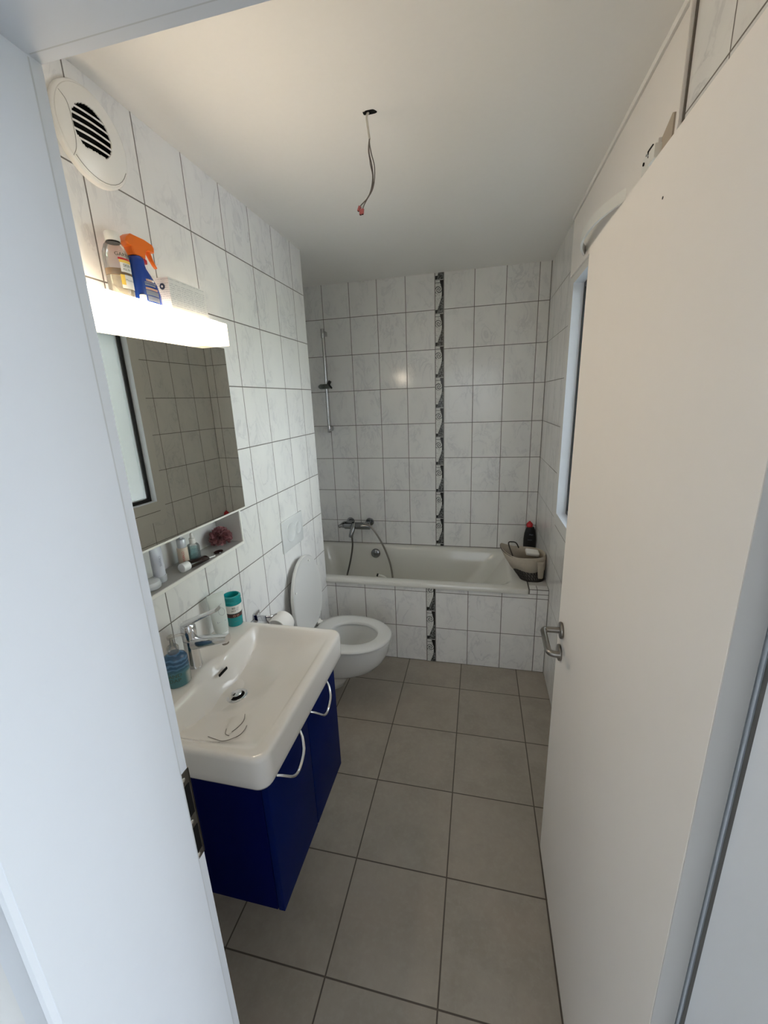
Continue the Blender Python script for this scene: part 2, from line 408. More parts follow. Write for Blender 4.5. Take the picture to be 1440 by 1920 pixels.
slab_wall('wall_right', 'x', XR, .25, YI, .1, 0, ZC, [(-1.74, -.715, 1.038, 2.172)], ['wright', 'paint'])
slab_wall('wall_front', 'y', YO, YI-YO, -.4, 1.63, 0, ZC, [(.46, 1.30, -.01, 2.06)], ['hallwall', 'paint'])
o = MB().box(XR-.014, XR, -1.83, -.66, 2.452, ZC).done('trim_1', 'ceil', kind='structure', smooth=0)

# door frame ----------------------------------------------------------------
fr = thing('trim_2', (.88, YO, 0), None, None, kind='structure')
mb = MB()
XJ0, XJ1, ZH, YS = .51, 1.255, 2.02, -2.595
mb.box(XJ0-.06, XJ0, YO-.004, YS, 0, ZH+.06)                     # left jamb lining
mb.box(XJ0-.06, XJ0-.012, YS, -2.568, 0, ZH+.06)                 # rebate
mb.done('jamb', 'paint', fr, smooth=0)
mb = MB(); mb.box(XJ1, XJ1+.07, YO-.004, YS, 0, ZH+.06); mb.box(XJ1+.013, XJ1+.07, YS, -2.582, 0, ZH+.06); mb.box(XJ1+.0025, XJ1+.0135, -2.5815, -2.574, 0, ZH+.06); mb.done('jamb', 'paint', fr, smooth=0)
mb = MB(); mb.box(XJ0, XJ1, YO-.004, YS, ZH, ZH+.06); mb.box(XJ0-.012, XJ1+.013, YS, -2.568, ZH+.010, ZH+.06); mb.done('head', 'paint', fr, smooth=0)
mb = MB()                                                         # rubber seals in the rebate
mb.box(XJ0-.008, XJ0-.002, YS-.001, YS+.004, 0, ZH); mb.box(XJ0, XJ1, YS-.001, YS+.004, ZH+.002, ZH+.008); o = mb.done('seal', mat('grey_seal', (.62, .65, .68), .6), fr, smooth=0)
mb = MB(); mb.box(XJ1+.0005, XJ1+.006, YS-.001, YS+.008, 0, ZH); mb.done('seal', mat('dark_seal', (.12, .115, .11), .6), fr, smooth=0)
mb = MB()                                                         # hall-side casing: rounded quirk and flat
mb.prism([(XJ0-.0005, YO-.004, 0), (XJ0-.002, YO-.010, 0), (XJ0-.007, YO-.012, 0), (XJ0-.012, YO-.010, 0), (XJ0-.014, YO-.006, 0), (XJ0-.060, YO-.006, 0), (XJ0-.064, YO-.0, 0), (XJ0-.001, YO, 0)], (0, 0, ZH+.07)); mb.done('casing', 'paint', fr, smooth=30)
mb = MB()
mb.prism([(XJ1+.0005, YO-.004, 0), (XJ1+.002, YO-.010, 0), (XJ1+.007, YO-.012, 0), (XJ1+.012, YO-.010, 0), (XJ1+.014, YO-.006, 0), (XJ1+.060, YO-.006, 0), (XJ1+.064, YO, 0), (XJ1+.001, YO, 0)], (0, 0, ZH+.07)); mb.done('casing', 'paint', fr, smooth=30)
mb = MB(); mb.box(XJ0-.06, XJ1+.06, YO-.008, YO, ZH+.012, ZH+.075, .003); mb.done('casing', 'paint', fr)
# strike plate on the rebate edge
mb = MB(); xs = XJ0-.012; mb.box(xs-.001, xs+.0012, YS+.001, -2.567, .902, 1.088); mb.box(xs-.02, xs+.0012, -2.5685, -2.5662, .902, 1.088)
sp = mb.done('strike_plate', mat('dark_steel', (.16, .15, .13), .35, .9), fr, smooth=0)
mb = MB(); mb.box(xs+.0012, xs+.0018, YS+.006, -2.571, .998, 1.062); mb.box(xs+.0012, xs+.0018, YS+.006, -2.571, .918, .972); mb.done('keeper_hole', 'dark', sp, smooth=0)
mb = MB()
for z in (1.075, .985, .910): mb.sphere((xs+.001, -2.582, z), .0055, 10, (.4, 1, 1))
mb.done('screw', 'chrome', sp)

# door, open at ninety degrees ----------------------------------------------
dr = thing('door_1', (1.245, -2.578, 0), None, None, kind='structure')
leaf = MB().box(1.225, 1.255, -2.578, -1.768, .008, 2.022, .0015, 1).done('leaf', 'door', dr)
MB().box(1.2255, 1.2545, -2.5788, -2.577, .009, 2.021).done('shaded_edge', mat('edge_shade_grey', (.60, .58, .56), .5), dr, smooth=0)  # hinge edge greyed: its shade is put into the colour
mb = MB()
for yy in (-2.42, -2.02): pass
hy = -1.83
mb.cyl((1.225, hy, .972), (1.216, hy, .972), .0255, bev=.003, n=28); mb.cyl((1.216, hy, .972), (1.178, hy, .972), .0095, .009)
h = mb.done('handle', 'steel', dr)
pts = [(1.187, hy, .972), (1.176, hy-.001, .972), (1.170, hy-.008, .972), (1.169, hy-.02, .971), (1.169, hy-.075, .966), (1.169, hy-.100, .965), (1.172, hy-.112, .965), (1.181, hy-.118, .965), (1.197, hy-.119, .965)]
mb = MB().tube(pts, .0092, 14, sub=5); mb.done('lever', 'steel', h)
mb = MB().cyl((1.225, hy, .895), (1.216, hy, .895), .0255, bev=.003, n=28); q = mb.done('key_rosette', 'steel', dr)

MB().cyl((1.2252, -2.231, 1.947), (1.2246, -2.231, 1.947), .0022, n=10).done('pin_hole', 'dark', dr)
# window in the right wall ---------------------------------------------------
wn = thing('window_1', (1.44, -1.228, 1.038), None, None, kind='structure')
mb = MB()
y0, y1, z0, z1, t = -1.74, -.715, 1.038, 2.172, .022
for a in ((y0, y1, z0, z0+t), (y0, y1, z1-t, z1), (y0, y0+t, z0+t, z1-t), (y1-t, y1, z0+t, z1-t)): mb.box(1.434, 1.475, a[0], a[1], a[2], a[3])
mb.done('frame', 'gasket', wn, smooth=0)
mb = MB()
for a in ((y0+t, y1-t, z0+t, z0+t+.006), (y0+t, y1-t, z1-t-.006, z1-t), (y0+t, y0+t+.006, z0+t, z1-t), (y1-t-.006, y1-t, z0+t, z1-t)): mb.box(1.446, 1.47, a[0], a[1], a[2], a[3])
mb.done('glazing_bead', 'sash', wn, smooth=0)
MB().box(1.455, 1.459, y0+t, y1-t, z0+t, z1-t).done('pane', 'pane', wn, smooth=0)

# painted panel along the top of the right wall -------------------------------
pn = MB()
pn.box(XR-.009, XR, -1.80, -.675, 2.205, 2.449, .001, 1); pn.box(XR-.012, XR, -1.812, -1.798, 2.19, ZC, .001, 1)
tag(pn.done('wall_panel', 'door', None, (XR, -1.23, 2.2)), 'smooth painted panel above the window, running along the ceiling', 'wall panel')
bp = NT
mb = MB(); n = 28
outer = []; inner = []
for i in range(n+1):
    t = i/n; y = -1.462+t*.52; bulge = .052*(1-abs(2*t-1)**2.3); outer.append((XR-.009-bulge, y)); inner.append((XR-.009-max(0, bulge-.008), y))
for z0_, z1_, A, B in ((2.222, 2.256, outer, inner),):
    R = [[Vector((a[0], a[1], z0_)), Vector((a[0], a[1], z1_)), Vector((b[0], b[1], z1_)), Vector((b[0], b[1], z0_))] for a, b in zip(A, B)]
    mb.loft(R)
cv = mb.done('curved_wall_fitting', 'plastic', None, (XR, -1.2, 2.22)); tag(cv, 'curved white bow-shaped fitting on the right wall above the window', 'wall fitting')
jo = MB().box(XR-.004, XR, -1.8165, -1.812, 2.19, ZC).done('trim_3', mat('panel_joint', (.14, .12, .10), .8), kind='structure', smooth=0)  # dark joint at the near end of the painted panel
# broken fitting with screws
br = thing('broken_bracket', (XR, -1.7, 2.2), 'broken white bracket with dark screw holes above the open door', 'bracket')
mb = MB(); mb.box(XR-.022, XR-.004, -1.735, -1.632, 2.208, 2.248, .003); mb.box(XR-.03, XR-.006, -1.74, -1.70, 2.205, 2.236, .003); mb.done('plate', 'plastic', br)
for p_, q_, r_ in ((-1.683, 2.236, .006), (-1.648, 2.232, .004)): MB().cyl((XR-.0215, p_, q_), (XR-.0245, p_, q_), r_, n=14).done('screw_hole', 'dark', br)
MB().box(XR-.024, XR-.0215, -1.705, -1.672, 2.244, 2.249).done('slot', 'dark', br)
mb = MB(); mb.cyl((XR-.024, -1.683, 2.236), (XR-.030, -1.683, 2.236), .0028, n=12); mb.done('screw', 'chrome', br)
mb = MB(); mb.prism([(XR-.0085, -1.795, 2.263), (XR-.0085, -1.785, 2.268), (XR-.0085, -1.735, 2.246), (XR-.0085, -1.74, 2.205), (XR-.0085, -1.795, 2.205)], (-.006, 0, 0)); mb.done('chipped_plaster', 'tan', br, smooth=0)

# ------------------------------------------------------------------ hall and outdoors (source of the daylight; both hall openings are added)
MB().box(-1.3, 2.05, -4.9, YO, -.08, 0).done('hall_floor', 'hallfloor', kind='structure', smooth=0)
MB().box(-1.3, 2.07, -4.9, YO, ZC, ZC+.1).done('hall_ceiling', 'ceil', kind='structure', smooth=0)
slab_wall('wall_hall_side', 'x', 1.95, .12, -4.9, YO, 0, ZC, [(-4.6, -2.98, .12, 2.3)], ['hallwall', 'paint'])
MB().box(-1.4, -1.3, -4.9, YO, 0, ZC).done('wall_hall_end', 'hallwall', kind='structure', smooth=0)
slab_wall('wall_hall_rear', 'y', -4.9, -.12, -1.4, 2.07, 0, ZC, [(.05, 1.75, .3, 2.25)], ['hallwall', 'paint'])  # rear opening added so fill light reaches the bath panel and basin
MB().box(-1.4, -.4, YO, YO+.2, 0, ZC).done('wall_hall_left', 'hallwall', kind='structure', smooth=0)
MB().box(1.63, 2.07, YO, YO+.2, 0, ZC).done('wall_hall_right', 'hallwall', kind='structure', smooth=0)
MB().box(-30, 60, -50, 50, -.6, -.5).done('garden_ground', 'ground', kind='structure', smooth=0)
MB().box(7.0, 7.2, -2.6, 9, -.5, .95).done('garden_wall', 'wall_ext', kind='structure', smooth=0)
mb = MB()
for i in range(20):
    yy = -3.2+i*1.25; mb.sphere((12+random.uniform(-1, 1), yy, random.uniform(.8, 2.2)), random.uniform(1.2, 2.0), 14, (1, 1, 1.2))
o = mb.done('garden_trees', 'leaves', kind='stuff'); tag(o, 'pale green trees seen blurred through the frosted window in the mirror', 'trees')

# ------------------------------------------------------------------ washbasin
XS, Y0, Y1, ZT, ZB = .482, -2.335, -1.742, .852, .752
ws = thing('washbasin', (0.24, -2.04, ZB), 'white rectangular ceramic washbasin on the blue cabinet', 'washbasin')
DX, DY = .215, -2.04
def basin_z(x, y):
    u = (x-.145)/(.452-.145); v = (y-(-2.04))/.272
    if x < .128 or u > 1.02 or abs(v) > 1.02: base = 0.
    rear = (x-.128-.0)/.032
    vv = min(1., abs(v)); crease = .020+.075*(1-vv**2.2)            # depth at the foot of the rear slope
    xr = .135; w = .018+.018*(1-vv**2)
    uu = max(0., min(1., (x-xr-w)/(.462-xr-w)))
    floor = crease*(1-uu**1.25) + .018*min(1., uu*2)*(1-vv**6)*(1-uu**4)
    floor *= 1-max(0., (vv-.80)/.20)**2
    d = floor if x > xr+w else floor*max(0., min(1., (x-xr)/w))
    d *= 1-max(0., min(1., (x-.440)/.030))
    if abs(y+2.04) > .262: d *= max(0., 1-(abs(y+2.04)-.262)/.022)
    return ZT-max(0., d)
_bz = basin_z
def basin_z(x, y):
    r = math.hypot(x-DX, y-DY); w = max(0., min(1., (.12-r)/.09)); w = w*w*(3-2*w); h = .02
    pl = _bz(DX, DY)+(x-DX)*(_bz(DX+h, DY)-_bz(DX-h, DY))/(2*h)
    return _bz(x, y)*(1-w)+w*pl
mb = MB(); nu_, nv_ = 90, 150; ins = .011; rc = .027
xa, xb, ya, yb = .0015, XS-ins, Y0+ins, Y1-ins
G = []
ys_ = [ya+rc*(1-cos(PI/2*i/10)) for i in range(10)]+[ya+rc+(yb-ya-2*rc)*i/(nv_-20) for i in range(nv_-19)]+[yb-rc*(1-sin(PI/2*i/10)) for i in range(1, 11)]
ys_[-1] = yb
for y in ys_:
    dd = max(0., (ya+rc)-y, y-(yb-rc)); xm = xb-rc+math.sqrt(max(0., rc*rc-dd*dd))
    G.append([mb.b.verts.new((xa+(xm-xa)*i/nu_, y, basin_z(xa+(xm-xa)*i/nu_, y))) for i in range(nu_+1)])
nv_ = len(G)-1
for a in range(nv_):
    for b in range(nu_): mb.face([G[a][b], G[a][b+1], G[a+1][b+1], G[a+1][b]])
loop = G[0][:]+[G[a][nu_] for a in range(1, nv_)]+G[nv_][::-1]+[G[a][0] for a in range(nv_-1, 0, -1)]
def outn(p):
    if p.x < xa+1e-5: return Vector((0, (1 if p.y > yb-1e-5 else -1 if p.y < ya+1e-5 else 0), 0))
    if p.x > xb-rc-1e-6 and p.y < ya+rc: return Vector((p.x-xb+rc, p.y-ya-rc, 0)).normalized()
    if p.x > xb-rc-1e-6 and p.y > yb-rc: return Vector((p.x-xb+rc, p.y-yb+rc, 0)).normalized()
    if p.y < ya+1e-5: return Vector((0, -1, 0))
    if p.y > yb-1e-5: return Vector((0, 1, 0))
    return Vector((1, 0, 0))
prev = loop; base = [v.co.copy() for v in loop]; nn = [outn(p) for p in base]
for o_, z in ((.005, ZT-.0018), (.009, ZT-.0065), (.011, ZT-.015), (.011, ZB+.03), (.010, ZB+.010), (.006, ZB+.002), (0., ZB), (-.018, ZB+.008)):
    cur = []
    for p, n_ in zip(base, nn):
        q = p+n_*o_; q.x = max(q.x, .0015); q.z = z; cur.append(mb.b.verts.new(q))
    for k in range(len(cur)):
        l = (k+1) % len(cur); mb.face([prev[k], cur[k], cur[l], prev[l]])
    prev = cur
mb.face(prev)
mb.done('bowl', 'ceramic', ws, smooth=55)
zd = basin_z(DX, DY)
md = Vector((-(basin_z(DX+.02, DY)-basin_z(DX-.02, DY))/.04, 0, 1)).normalized().to_track_quat('Z', 'Y').to_matrix().to_4x4()
mb = MB(); mb.lathe((DX, DY, zd), [(.0235, .0004), (.0245, .0022), (.031, .0034), (.0335, .0024), (.034, .0)], 36, cap0=False, cap1=False, mx=md); dn = mb.done('drain', 'chrome', ws)
mb = MB().lathe((DX, DY, zd), [(.0238, .0008), (.0005, .0009)], 28, mx=md); mb.done('drain_hole', 'dark', dn, smooth=0)
mb = MB().lathe((DX-.002, DY+.003, zd), [(.0165, .001), (.0175, .007), (.0155, .010), (.0005, .011)], 28, mx=md); mb.done('plug', 'chrome', dn)
yo = -2.005
mb = MB(); zt_ = .815
mb.tube([(.1492, yo-.021, zt_+.003), (.1492, yo+.021, zt_+.003)], .0055, 10, sq=(.5, 1.)); o = mb.done('overflow_slot', 'dark', ws)
# hairs lying in the basin
mb = MB()
def hair(pts): mb.tube([(x, y, basin_z(x, y)+.0012) for x, y in pts], .0007, 5, sub=6)
hair([(.30, -2.13), (.315, -2.16), (.318, -2.19), (.313, -2.215)]); hair([(.345, -2.19), (.352, -2.215), (.350, -2.24), (.325, -2.265), (.29, -2.255), (.26, -2.245)]); hair([(.285, -2.20), (.30, -2.225), (.318, -2.235)])
tag(mb.done('hair_strand', 'hair', None, (.31, -2.2, .8)), 'dark hair strands lying in the near end of the washbasin', 'hair')

# ------------------------------------------------------------------ blue cabinet
vc = thing('vanity_cabinet', (.22, -2.056, .295), 'dark blue hung cabinet with two doors below the washbasin', 'cabinet')
mb = MB().box(.002, .441, -2.306, -1.808, .297, .752, .001, 1); mb.done('body', 'blueside', vc)
for ya, yb, hA, hB in ((-2.305, -2.055, -2.262, -2.112), (-2.051, -1.809, -2.032, -1.886)):
    d = MB().box(.443, .462, ya, yb, .295, .750, .0015, 2).done('door', 'blue', vc)
    pts = []
    for i in range(17):
        t = i/16; y = hA+(hB-hA)*t; q = sin(PI*t); pts.append((.463+.024*min(1, q*1.6)**.7, y, .731-.060*q**1.15))
    MB().tube(pts, .0042, 10, sq=(1.3, .8)).done('handle', 'chrome', d)

# ------------------------------------------------------------------ faucet
fc = thing('basin_faucet', (.066, -2.03, ZT), 'chrome single-lever faucet on the washbasin ledge', 'faucet')
fx, fy = .066, -2.03
mb = MB(); mb.lathe((fx, fy, ZT), [(.026, 0), (.0255, .004), (.0245, .008), (.0225, .05), (.022, .095)], 32); mb.done('body', 'chrome', fc)
mb = MB(); rings = []
for t in [0, .12, .3, .5, .7, .85, 1.]:
    x = fx+.008+.132*t; z = .936+.030*t; w = .0195-.004*t; hgt = .021-.0085*t
    rings.append([Vector((x, fy+w*math.copysign(abs(cos(a))**.6, cos(a)), z+hgt*math.copysign(abs(sin(a))**.6, sin(a)))) for a in [2*PI*i/20 for i in range(20)]])
mb.loft(rings); sp_ = mb.done('spout', 'chrome', fc)
mb = MB(); mb.cyl((fx+.128, fy, .958), (fx+.130, fy, .946), .011, n=18, bev=.001); mb.done('aerator', 'steel', sp_)
mb = MB(); mb.lathe((fx, fy, ZT+.097), [(.0195, -.002), (.0225, .002), (.0235, .03), (.023, .045), (.019, .053), (.010, .056)], 32)
hd = mb.done('lever_head', 'chrome', fc)
mb = MB(); rings = []
for t in [0, .15, .4, .7, .95, 1.]:
    x = fx-.012+.132*t; z = 1.000+.066*t; w = .0185-.0045*t; hgt = .009-.004*t
    rings.append([Vector((x-.3*hgt*sin(a), fy+w*math.copysign(abs(cos(a))**.5, cos(a)), z+hgt*math.copysign(abs(sin(a))**.7, sin(a)))) for a in [2*PI*i/20 for i in range(20)]])
mb.loft(rings); mb.done('lever', 'chrome', fc)

# ------------------------------------------------------------------ things on the washbasin ledge
sd = thing('soap_dispenser', (.078, -2.118, ZT), 'blue liquid soap bottle with clear pump beside the faucet', 'soap dispenser')
mx = rot('Z', -38)
mb = MB(); mb.lathe((.078, -2.118, ZT+.0005), [(.031, 0), (.034, .004), (.0345, .05), (.034, .088), (.029, .099), (.015, .107), (.0145, .110)], 36, .8, 1.05, mx=mx); mb.done('bottle', 'soap', sd)
mb = MB(); mb.lathe((.078, -2.118, ZT+.108), [(.0165, 0), (.0165, .018), (.014, .022), (.006, .024), (.0055, .048)], 24); col = mb.done('collar', 'clear', sd)
mb = MB(); mb.lathe((.078, -2.118, ZT+.152), [(.005, -.02), (.005, 0), (.0105, .002), (.011, .009), (.009, .012)], 20); mb.tube([(.078, -2.118, ZT+.158), (.095, -2.098, ZT+.158), (.102, -2.09, ZT+.152)], .0042, 10, sub=3); mb.done('pump_head', 'clear', sd)
# printed block on the label
def cyl_fn(cx, cy, rx, ry, mxd, a0, z0, off=.0004):
    def fn(u, v):
        a = a0+u/((rx+ry)/2); p = Vector(((rx+off)*cos(a), (ry+off)*sin(a), 0)); p = rot('Z', mxd) @ p
        return (cx+p.x, cy+p.y, z0+v)
    return fn
text_part('HAND\nSOAP', 'lettering', 'green', sd, .016, cyl_fn(.078, -2.118, .0345*.8, .0345*1.05, -38, math.radians(-30), ZT+.038))

# lotion tube standing on its cap
lt = thing('lotion_tube', (.058, -1.86, ZT), 'pale grey lotion tube standing on its cap beside the teal canister', 'tube')
ang = 30; mx = Matrix.Translation((.056, -1.858, ZT)) @ rot('Z', -ang) @ rot('Y', -4)
mb = MB(); rings = []
for z, a, b in [(.018, .020, .016), (.022, .0245, .0205), (.04, .027, .0205), (.08, .029, .016), (.12, .0305, .0095), (.150, .0312, .0035), (.153, .0314, .0016), (.168, .0316, .0014)]:
    rings.append([mx @ Vector((b*cos(2*PI*i/32), a*sin(2*PI*i/32), z)) for i in range(32)])
mb.loft(rings); mb.done('tube', mat('pale_tube', (.55, .60, .57), .35), lt)
mb = MB(); rings = [[mx @ Vector((b*cos(2*PI*i/32), a*sin(2*PI*i/32), z)) for i in range(32)] for z, a, b in [(.001, .0205, .0165), (.003, .022, .018), (.0175, .0228, .0188), (.0185, .021, .017)]]
mb.loft(rings); mb.done('cap', 'lid_grey', lt)
def tube_fn(z0):
    def fn(u, v):
        z = z0+v
        a, b = (.029, .0165) if z < .09 else (.030, .0115)
        t = max(-.95, min(.95, u/a)); return mx @ Vector((b*math.sqrt(1-t*t)*1.0+.0012+(.0035 if z > .09 else .0), u, z))
    return fn
text_part('lotion', 'lettering', 'grey', lt, .014, tube_fn(.058)); text_part('body cream', 'lettering', 'grey', lt, .0065, tube_fn(.049)); text_part('200 ml', 'lettering', 'grey', lt, .006, tube_fn(.030))
mb = MB()
for i in range(28):
    a = 2*PI*i/28; 
pts = [mx @ Vector((.0185-.010*((.100+.013*sin(2*PI*i/28))-.09)/.03, .006+.011*cos(2*PI*i/28), .100+.013*sin(2*PI*i/28))) for i in range(29)]
mb.tube(pts, .0005, 5)
mb.tube([mx @ Vector((.012, .004, .124)), mx @ Vector((.0125, -.003, .122)), mx @ Vector((.0115, .012, .128))], .0006, 5)
mb.done('emblem', 'grey', lt)

cu = thing('teal_canister', (.052, -1.768, ZT), 'turquoise plastic canister with white and brown label on the basin ledge', 'canister')
cx, cy = .052, -1.768
mb = MB(); mb.lathe((cx, cy, ZT+.0005), [(.027, 0), (.0285, .003), (.0295, .06), (.0305, .095)], 36); mb.done('body', 'teal', cu)
mb = MB(); mb.lathe((cx, cy, ZT), [(.0305, .088), (.0335, .090), (.0338, .103), (.032, .105), (.032, .109), (.0335, .111), (.033, .121), (.030, .124), (.026, .124), (.0245, .118), (.024, .100), (.0005, .099)], 36, cap0=False); mb.done('lid', 'teal', cu)
mb = MB(); mb.lathe((cx, cy, ZT), [(.0297, .056), (.0306, .088)], 36, cap0=False, cap1=False); lb = mb.done('label', 'whitep', cu, smooth=60)
mb = MB(); mb.lathe((cx, cy, ZT), [(.02985, .039), (.0303, .055)], 36, cap0=False, cap1=False); bd = mb.done('band', 'brown', cu, smooth=60)
fa = math.radians(-48)
text_part('BE\nMY', 'lettering', 'green', lb, .012, cyl_fn(cx, cy, .0306, .0306, 0, fa-.1, ZT+.074)); text_part('to go\ncup', 'lettering', 'grey', lb, .007, cyl_fn(cx, cy, .0306, .0306, 0, fa+.33, ZT+.076))
text_part('O O', 'lettering', 'pink', bd, .012, cyl_fn(cx, cy, .0304, .0304, 0, fa+.1, ZT+.0425)); text_part('refresh', 'lettering', 'blueliq', cu, .007, cyl_fn(cx, cy, .0293, .0293, 0, fa+.1, ZT+.02))

# ------------------------------------------------------------------ recessed shelf
ns = thing('wall_niche', (-.05, -1.88, 1.117), 'white lined recessed shelf in the tiled wall below the mirror', 'shelf')
mb = MB()
ya, yb, za, zb, dp, t = -2.199, -1.566, 1.118, 1.299, -.115, .004
mb.box(dp, 0, ya, yb, za, za+t-.0025); o = mb.done('shelf_board', mat('grey_shelf', (.40, .39, .37), .4, noise=.04), ns, smooth=0)
mb = MB(); mb.box(dp-t, dp, ya, yb, za, zb); mb.box(dp, 0, yb-t, yb, za, zb); mb.box(dp, 0, ya, ya+t, za, zb); mb.box(dp, 0, ya, yb, zb-t, zb); mb.done('lining', 'niche', ns, smooth=0)
mb = MB(); mb.box(-.002, .004, ya, yb+.004, za-.010, za+.0022, .001, 1); mb.box(-.002, .003, yb-.002, yb+.006, za, zb-.03, .001, 1); mb.done('edge_trim', 'plastic', ns)
ZS = za+.0016
# contents
pu = MB()
for i in range(62):
    a = random.uniform(0, 2*PI); b = random.uniform(-.4, 1.45); r = random.uniform(.020, .033)
    c = Vector((-.062, -1.625, ZS+.034)) + Vector((cos(a)*cos(b), sin(a)*cos(b)*1.15, sin(b)*.95))*.016
    d = Vector((cos(a)*cos(b), sin(a)*cos(b), sin(b))); s1 = d.orthogonal().normalized(); s2 = d.cross(s1)
    rings = []
    for j in range(3):
        rr = r*(.25+.38*j); hh = .004+.010*j
        rings.append([c+d*(hh+.004*sin(5*2*PI*k/22+i+j))+(s1*cos(2*PI*k/22)+s2*sin(2*PI*k/22))*rr*.55 for k in range(22)])
    pu.loft(rings, False, False)
for v in pu.b.verts: v.co.z = max(v.co.z, ZS+.001)
o = pu.done('bath_puff', 'puff', None, (-.062, -1.625, ZS), smooth=60); tag(o, 'dusty pink bath puff in the right end of the recessed shelf', 'bath puff')
mb = MB().lathe((-.022, -1.705, ZS+.0004), [(.019, 0), (.020, .002), (.019, .004), (.0005, .0042)], 28, .8, 1.1); tag(mb.done('brown_disc', 'darkbrown', None, (-.022, -1.705, ZS)), 'flat dark brown oval disc lying on the recessed shelf before the puff', 'disc')
fo = thing('pump_bottle', (-.07, -1.838, ZS), 'peach cosmetic bottle with silver pump cap and red vertical lettering', 'bottle')
mb = MB().lathe((-.07, -1.838, ZS+.0004), [(.0165, 0), (.018, .002), (.018, .066), (.0165, .068)], 28); mb.done('bottle', 'peach', fo)
mb = MB().lathe((-.07, -1.838, ZS+.068), [(.0145, 0), (.0150, .001), (.0150, .030), (.0135, .032), (.006, .034), (.006, .040)], 24); mb.done('pump_cap', 'silver', fo)
def vtext(cx, cy, r, a0, z0):
    def fn(u, v):
        a = a0-v/r; return (cx+(r+.0004)*cos(a), cy+(r+.0004)*sin(a), z0-u)
    return fn
text_part('CLARINS', 'lettering', 'red', fo, .011, vtext(-.07, -1.838, .018, math.radians(-38), ZS+.036))
bb = thing('dropper_bottle', (-.064, -1.788, ZS), 'clear bottle of pale blue liquid behind the lying dark tube', 'bottle')
mb = MB().lathe((-.064, -1.788, ZS+.0004), [(.020, 0), (.022, .003), (.022, .054), (.019, .062), (.010, .067), (.0095, .072)], 28, cap1=False); mb.done('glass', 'clear', bb)
mb = MB().lathe((-.064, -1.788, ZS+.003), [(.019, 0), (.0205, .001), (.0205, .048), (.0005, .0482)], 28); mb.done('liquid', 'blueliq', bb)
mb = MB().lathe((-.064, -1.788, ZS+.072), [(.0105, -.006), (.011, .0), (.011, .014), (.006, .016), (.0055, .030), (.003, .034)], 20); mb.done('dropper_cap', 'plastic', bb)
lt2 = thing('lying_tube', (-.03, -1.86, ZS), 'dark brown tube with white cap lying at the shelf front edge', 'tube')
a_, b_ = Vector((-.030, -1.900, ZS+.0135)), Vector((-.018, -1.775, ZS+.010))
d = (b_-a_)
def along(t): return a_+d*t
mb = MB(); dirn = d.normalized(); sd_ = Vector((0, 0, 1)).cross(dirn).normalized()
rings = []
for t, w, h in [(.22, .0155, .0150), (.30, .0170, .0150), (.6, .0185, .013), (.9, .0165, .010), (.97, .011, .006), (.99, .004, .003)]:
    p = along(t); p.z = ZS+h+.0003; rings.append([p+sd_*(w*cos(2*PI*k/20))+Vector((0, 0, h*sin(2*PI*k/20))) for k in range(20)])
mb.loft(rings); mb.done('tube', 'darkbrown', lt2)
mb = MB().cyl(along(-.03)+Vector((0, 0, .003)), along(.22)+Vector((0, 0, .003)), .0163, n=28, bev=.002); mb.done('cap', 'lid_grey', lt2)
mb = MB().tube([(-.030, -1.792, ZS+.0025), (-.010, -1.745, ZS+.0025)], .0022, 8); tag(mb.done('white_stick', 'lid_grey', None, (-.02, -1.77, ZS)), 'thin white stick lying past the tip of the dark tube', 'stick')
gt = thing('silver_tube', (-.055, -1.975, ZS), 'tall translucent silver tube standing in the recessed shelf near the door', 'tube')
mb = MB().lathe((-.055, -1.975, ZS+.0004), [(.0195, 0), (.0205, .002), (.0205, .022), (.0185, .023)], 26); mb.done('cap', 'silver', gt)
mb = MB(); rings = [[Vector((-.055+b*cos(2*PI*k/26), -1.975+a*sin(2*PI*k/26), ZS+z)) for k in range(26)] for z, a, b in [(.0225, .0185, .0185), (.06, .0205, .018), (.11, .0225, .012), (.14, .0235, .003), (.152, .024, .0015)]]
mb.loft(rings); mb.done('body', mat('lavender_tube', (.58, .60, .67), .2), gt)
def gfn(u, v): return (-.055+.0165+v*0-.0, -1.975-.004+v*.9, ZS+.075-u)
text_part('CREME', 'lettering', 'grey', gt, .012, lambda u, v: (-.055+.0185-(.02 if u < -.03 else 0)+.0008, -1.975-.012+v, ZS+.075-u))
mb = MB().lathe((-.047, -2.03, ZS+.0004), [(.028, 0), (.032, .003), (.033, .012), (.0328, .014)], 36); cd = thing('round_compact', (-.047, -2.03, ZS), 'round white compact case on the shelf at the door frame', 'case')
mb.done('base', 'silver', cd); mb = MB().lathe((-.047, -2.03, ZS+.0145), [(.0325, 0), (.0328, .002), (.030, .010), (.018, .014), (.0005, .015)], 36); mb.done('lid', mat('pale_lid', (.66, .68, .70), .2), cd)

# ------------------------------------------------------------------ mirror and its lamp
th = math.radians(-2.); mrx = lambda y: .030+.0349*(y+1.53)
mi = thing('wall_mirror', (.02, -1.87, 1.26), 'large frameless rectangular mirror on the tiled wall under the lamp', 'mirror')
mb = MB(); ya, yb, za, zb = -2.17, -1.562, 1.271, 1.880
mb.prism([(mrx(ya), ya, za), (mrx(yb), yb, za), (mrx(yb)-.005, yb, za), (mrx(ya)-.005, ya, za)], (0, 0, zb-za)); mb.done('glass', 'mirror', mi, smooth=0)
mb = MB(); mb.prism([(mrx(ya)+.001, ya, za-.007), (mrx(yb)+.001, yb, za-.007), (0.0005, yb, za-.007), (0.0005, ya, za-.007)], (0, 0, .006)); mb.done('lower_rail', 'plastic', mi, smooth=0)
lm = thing('mirror_lamp', (.04, -1.9, 1.915), 'glowing white box lamp on the wall above the mirror', 'lamp')
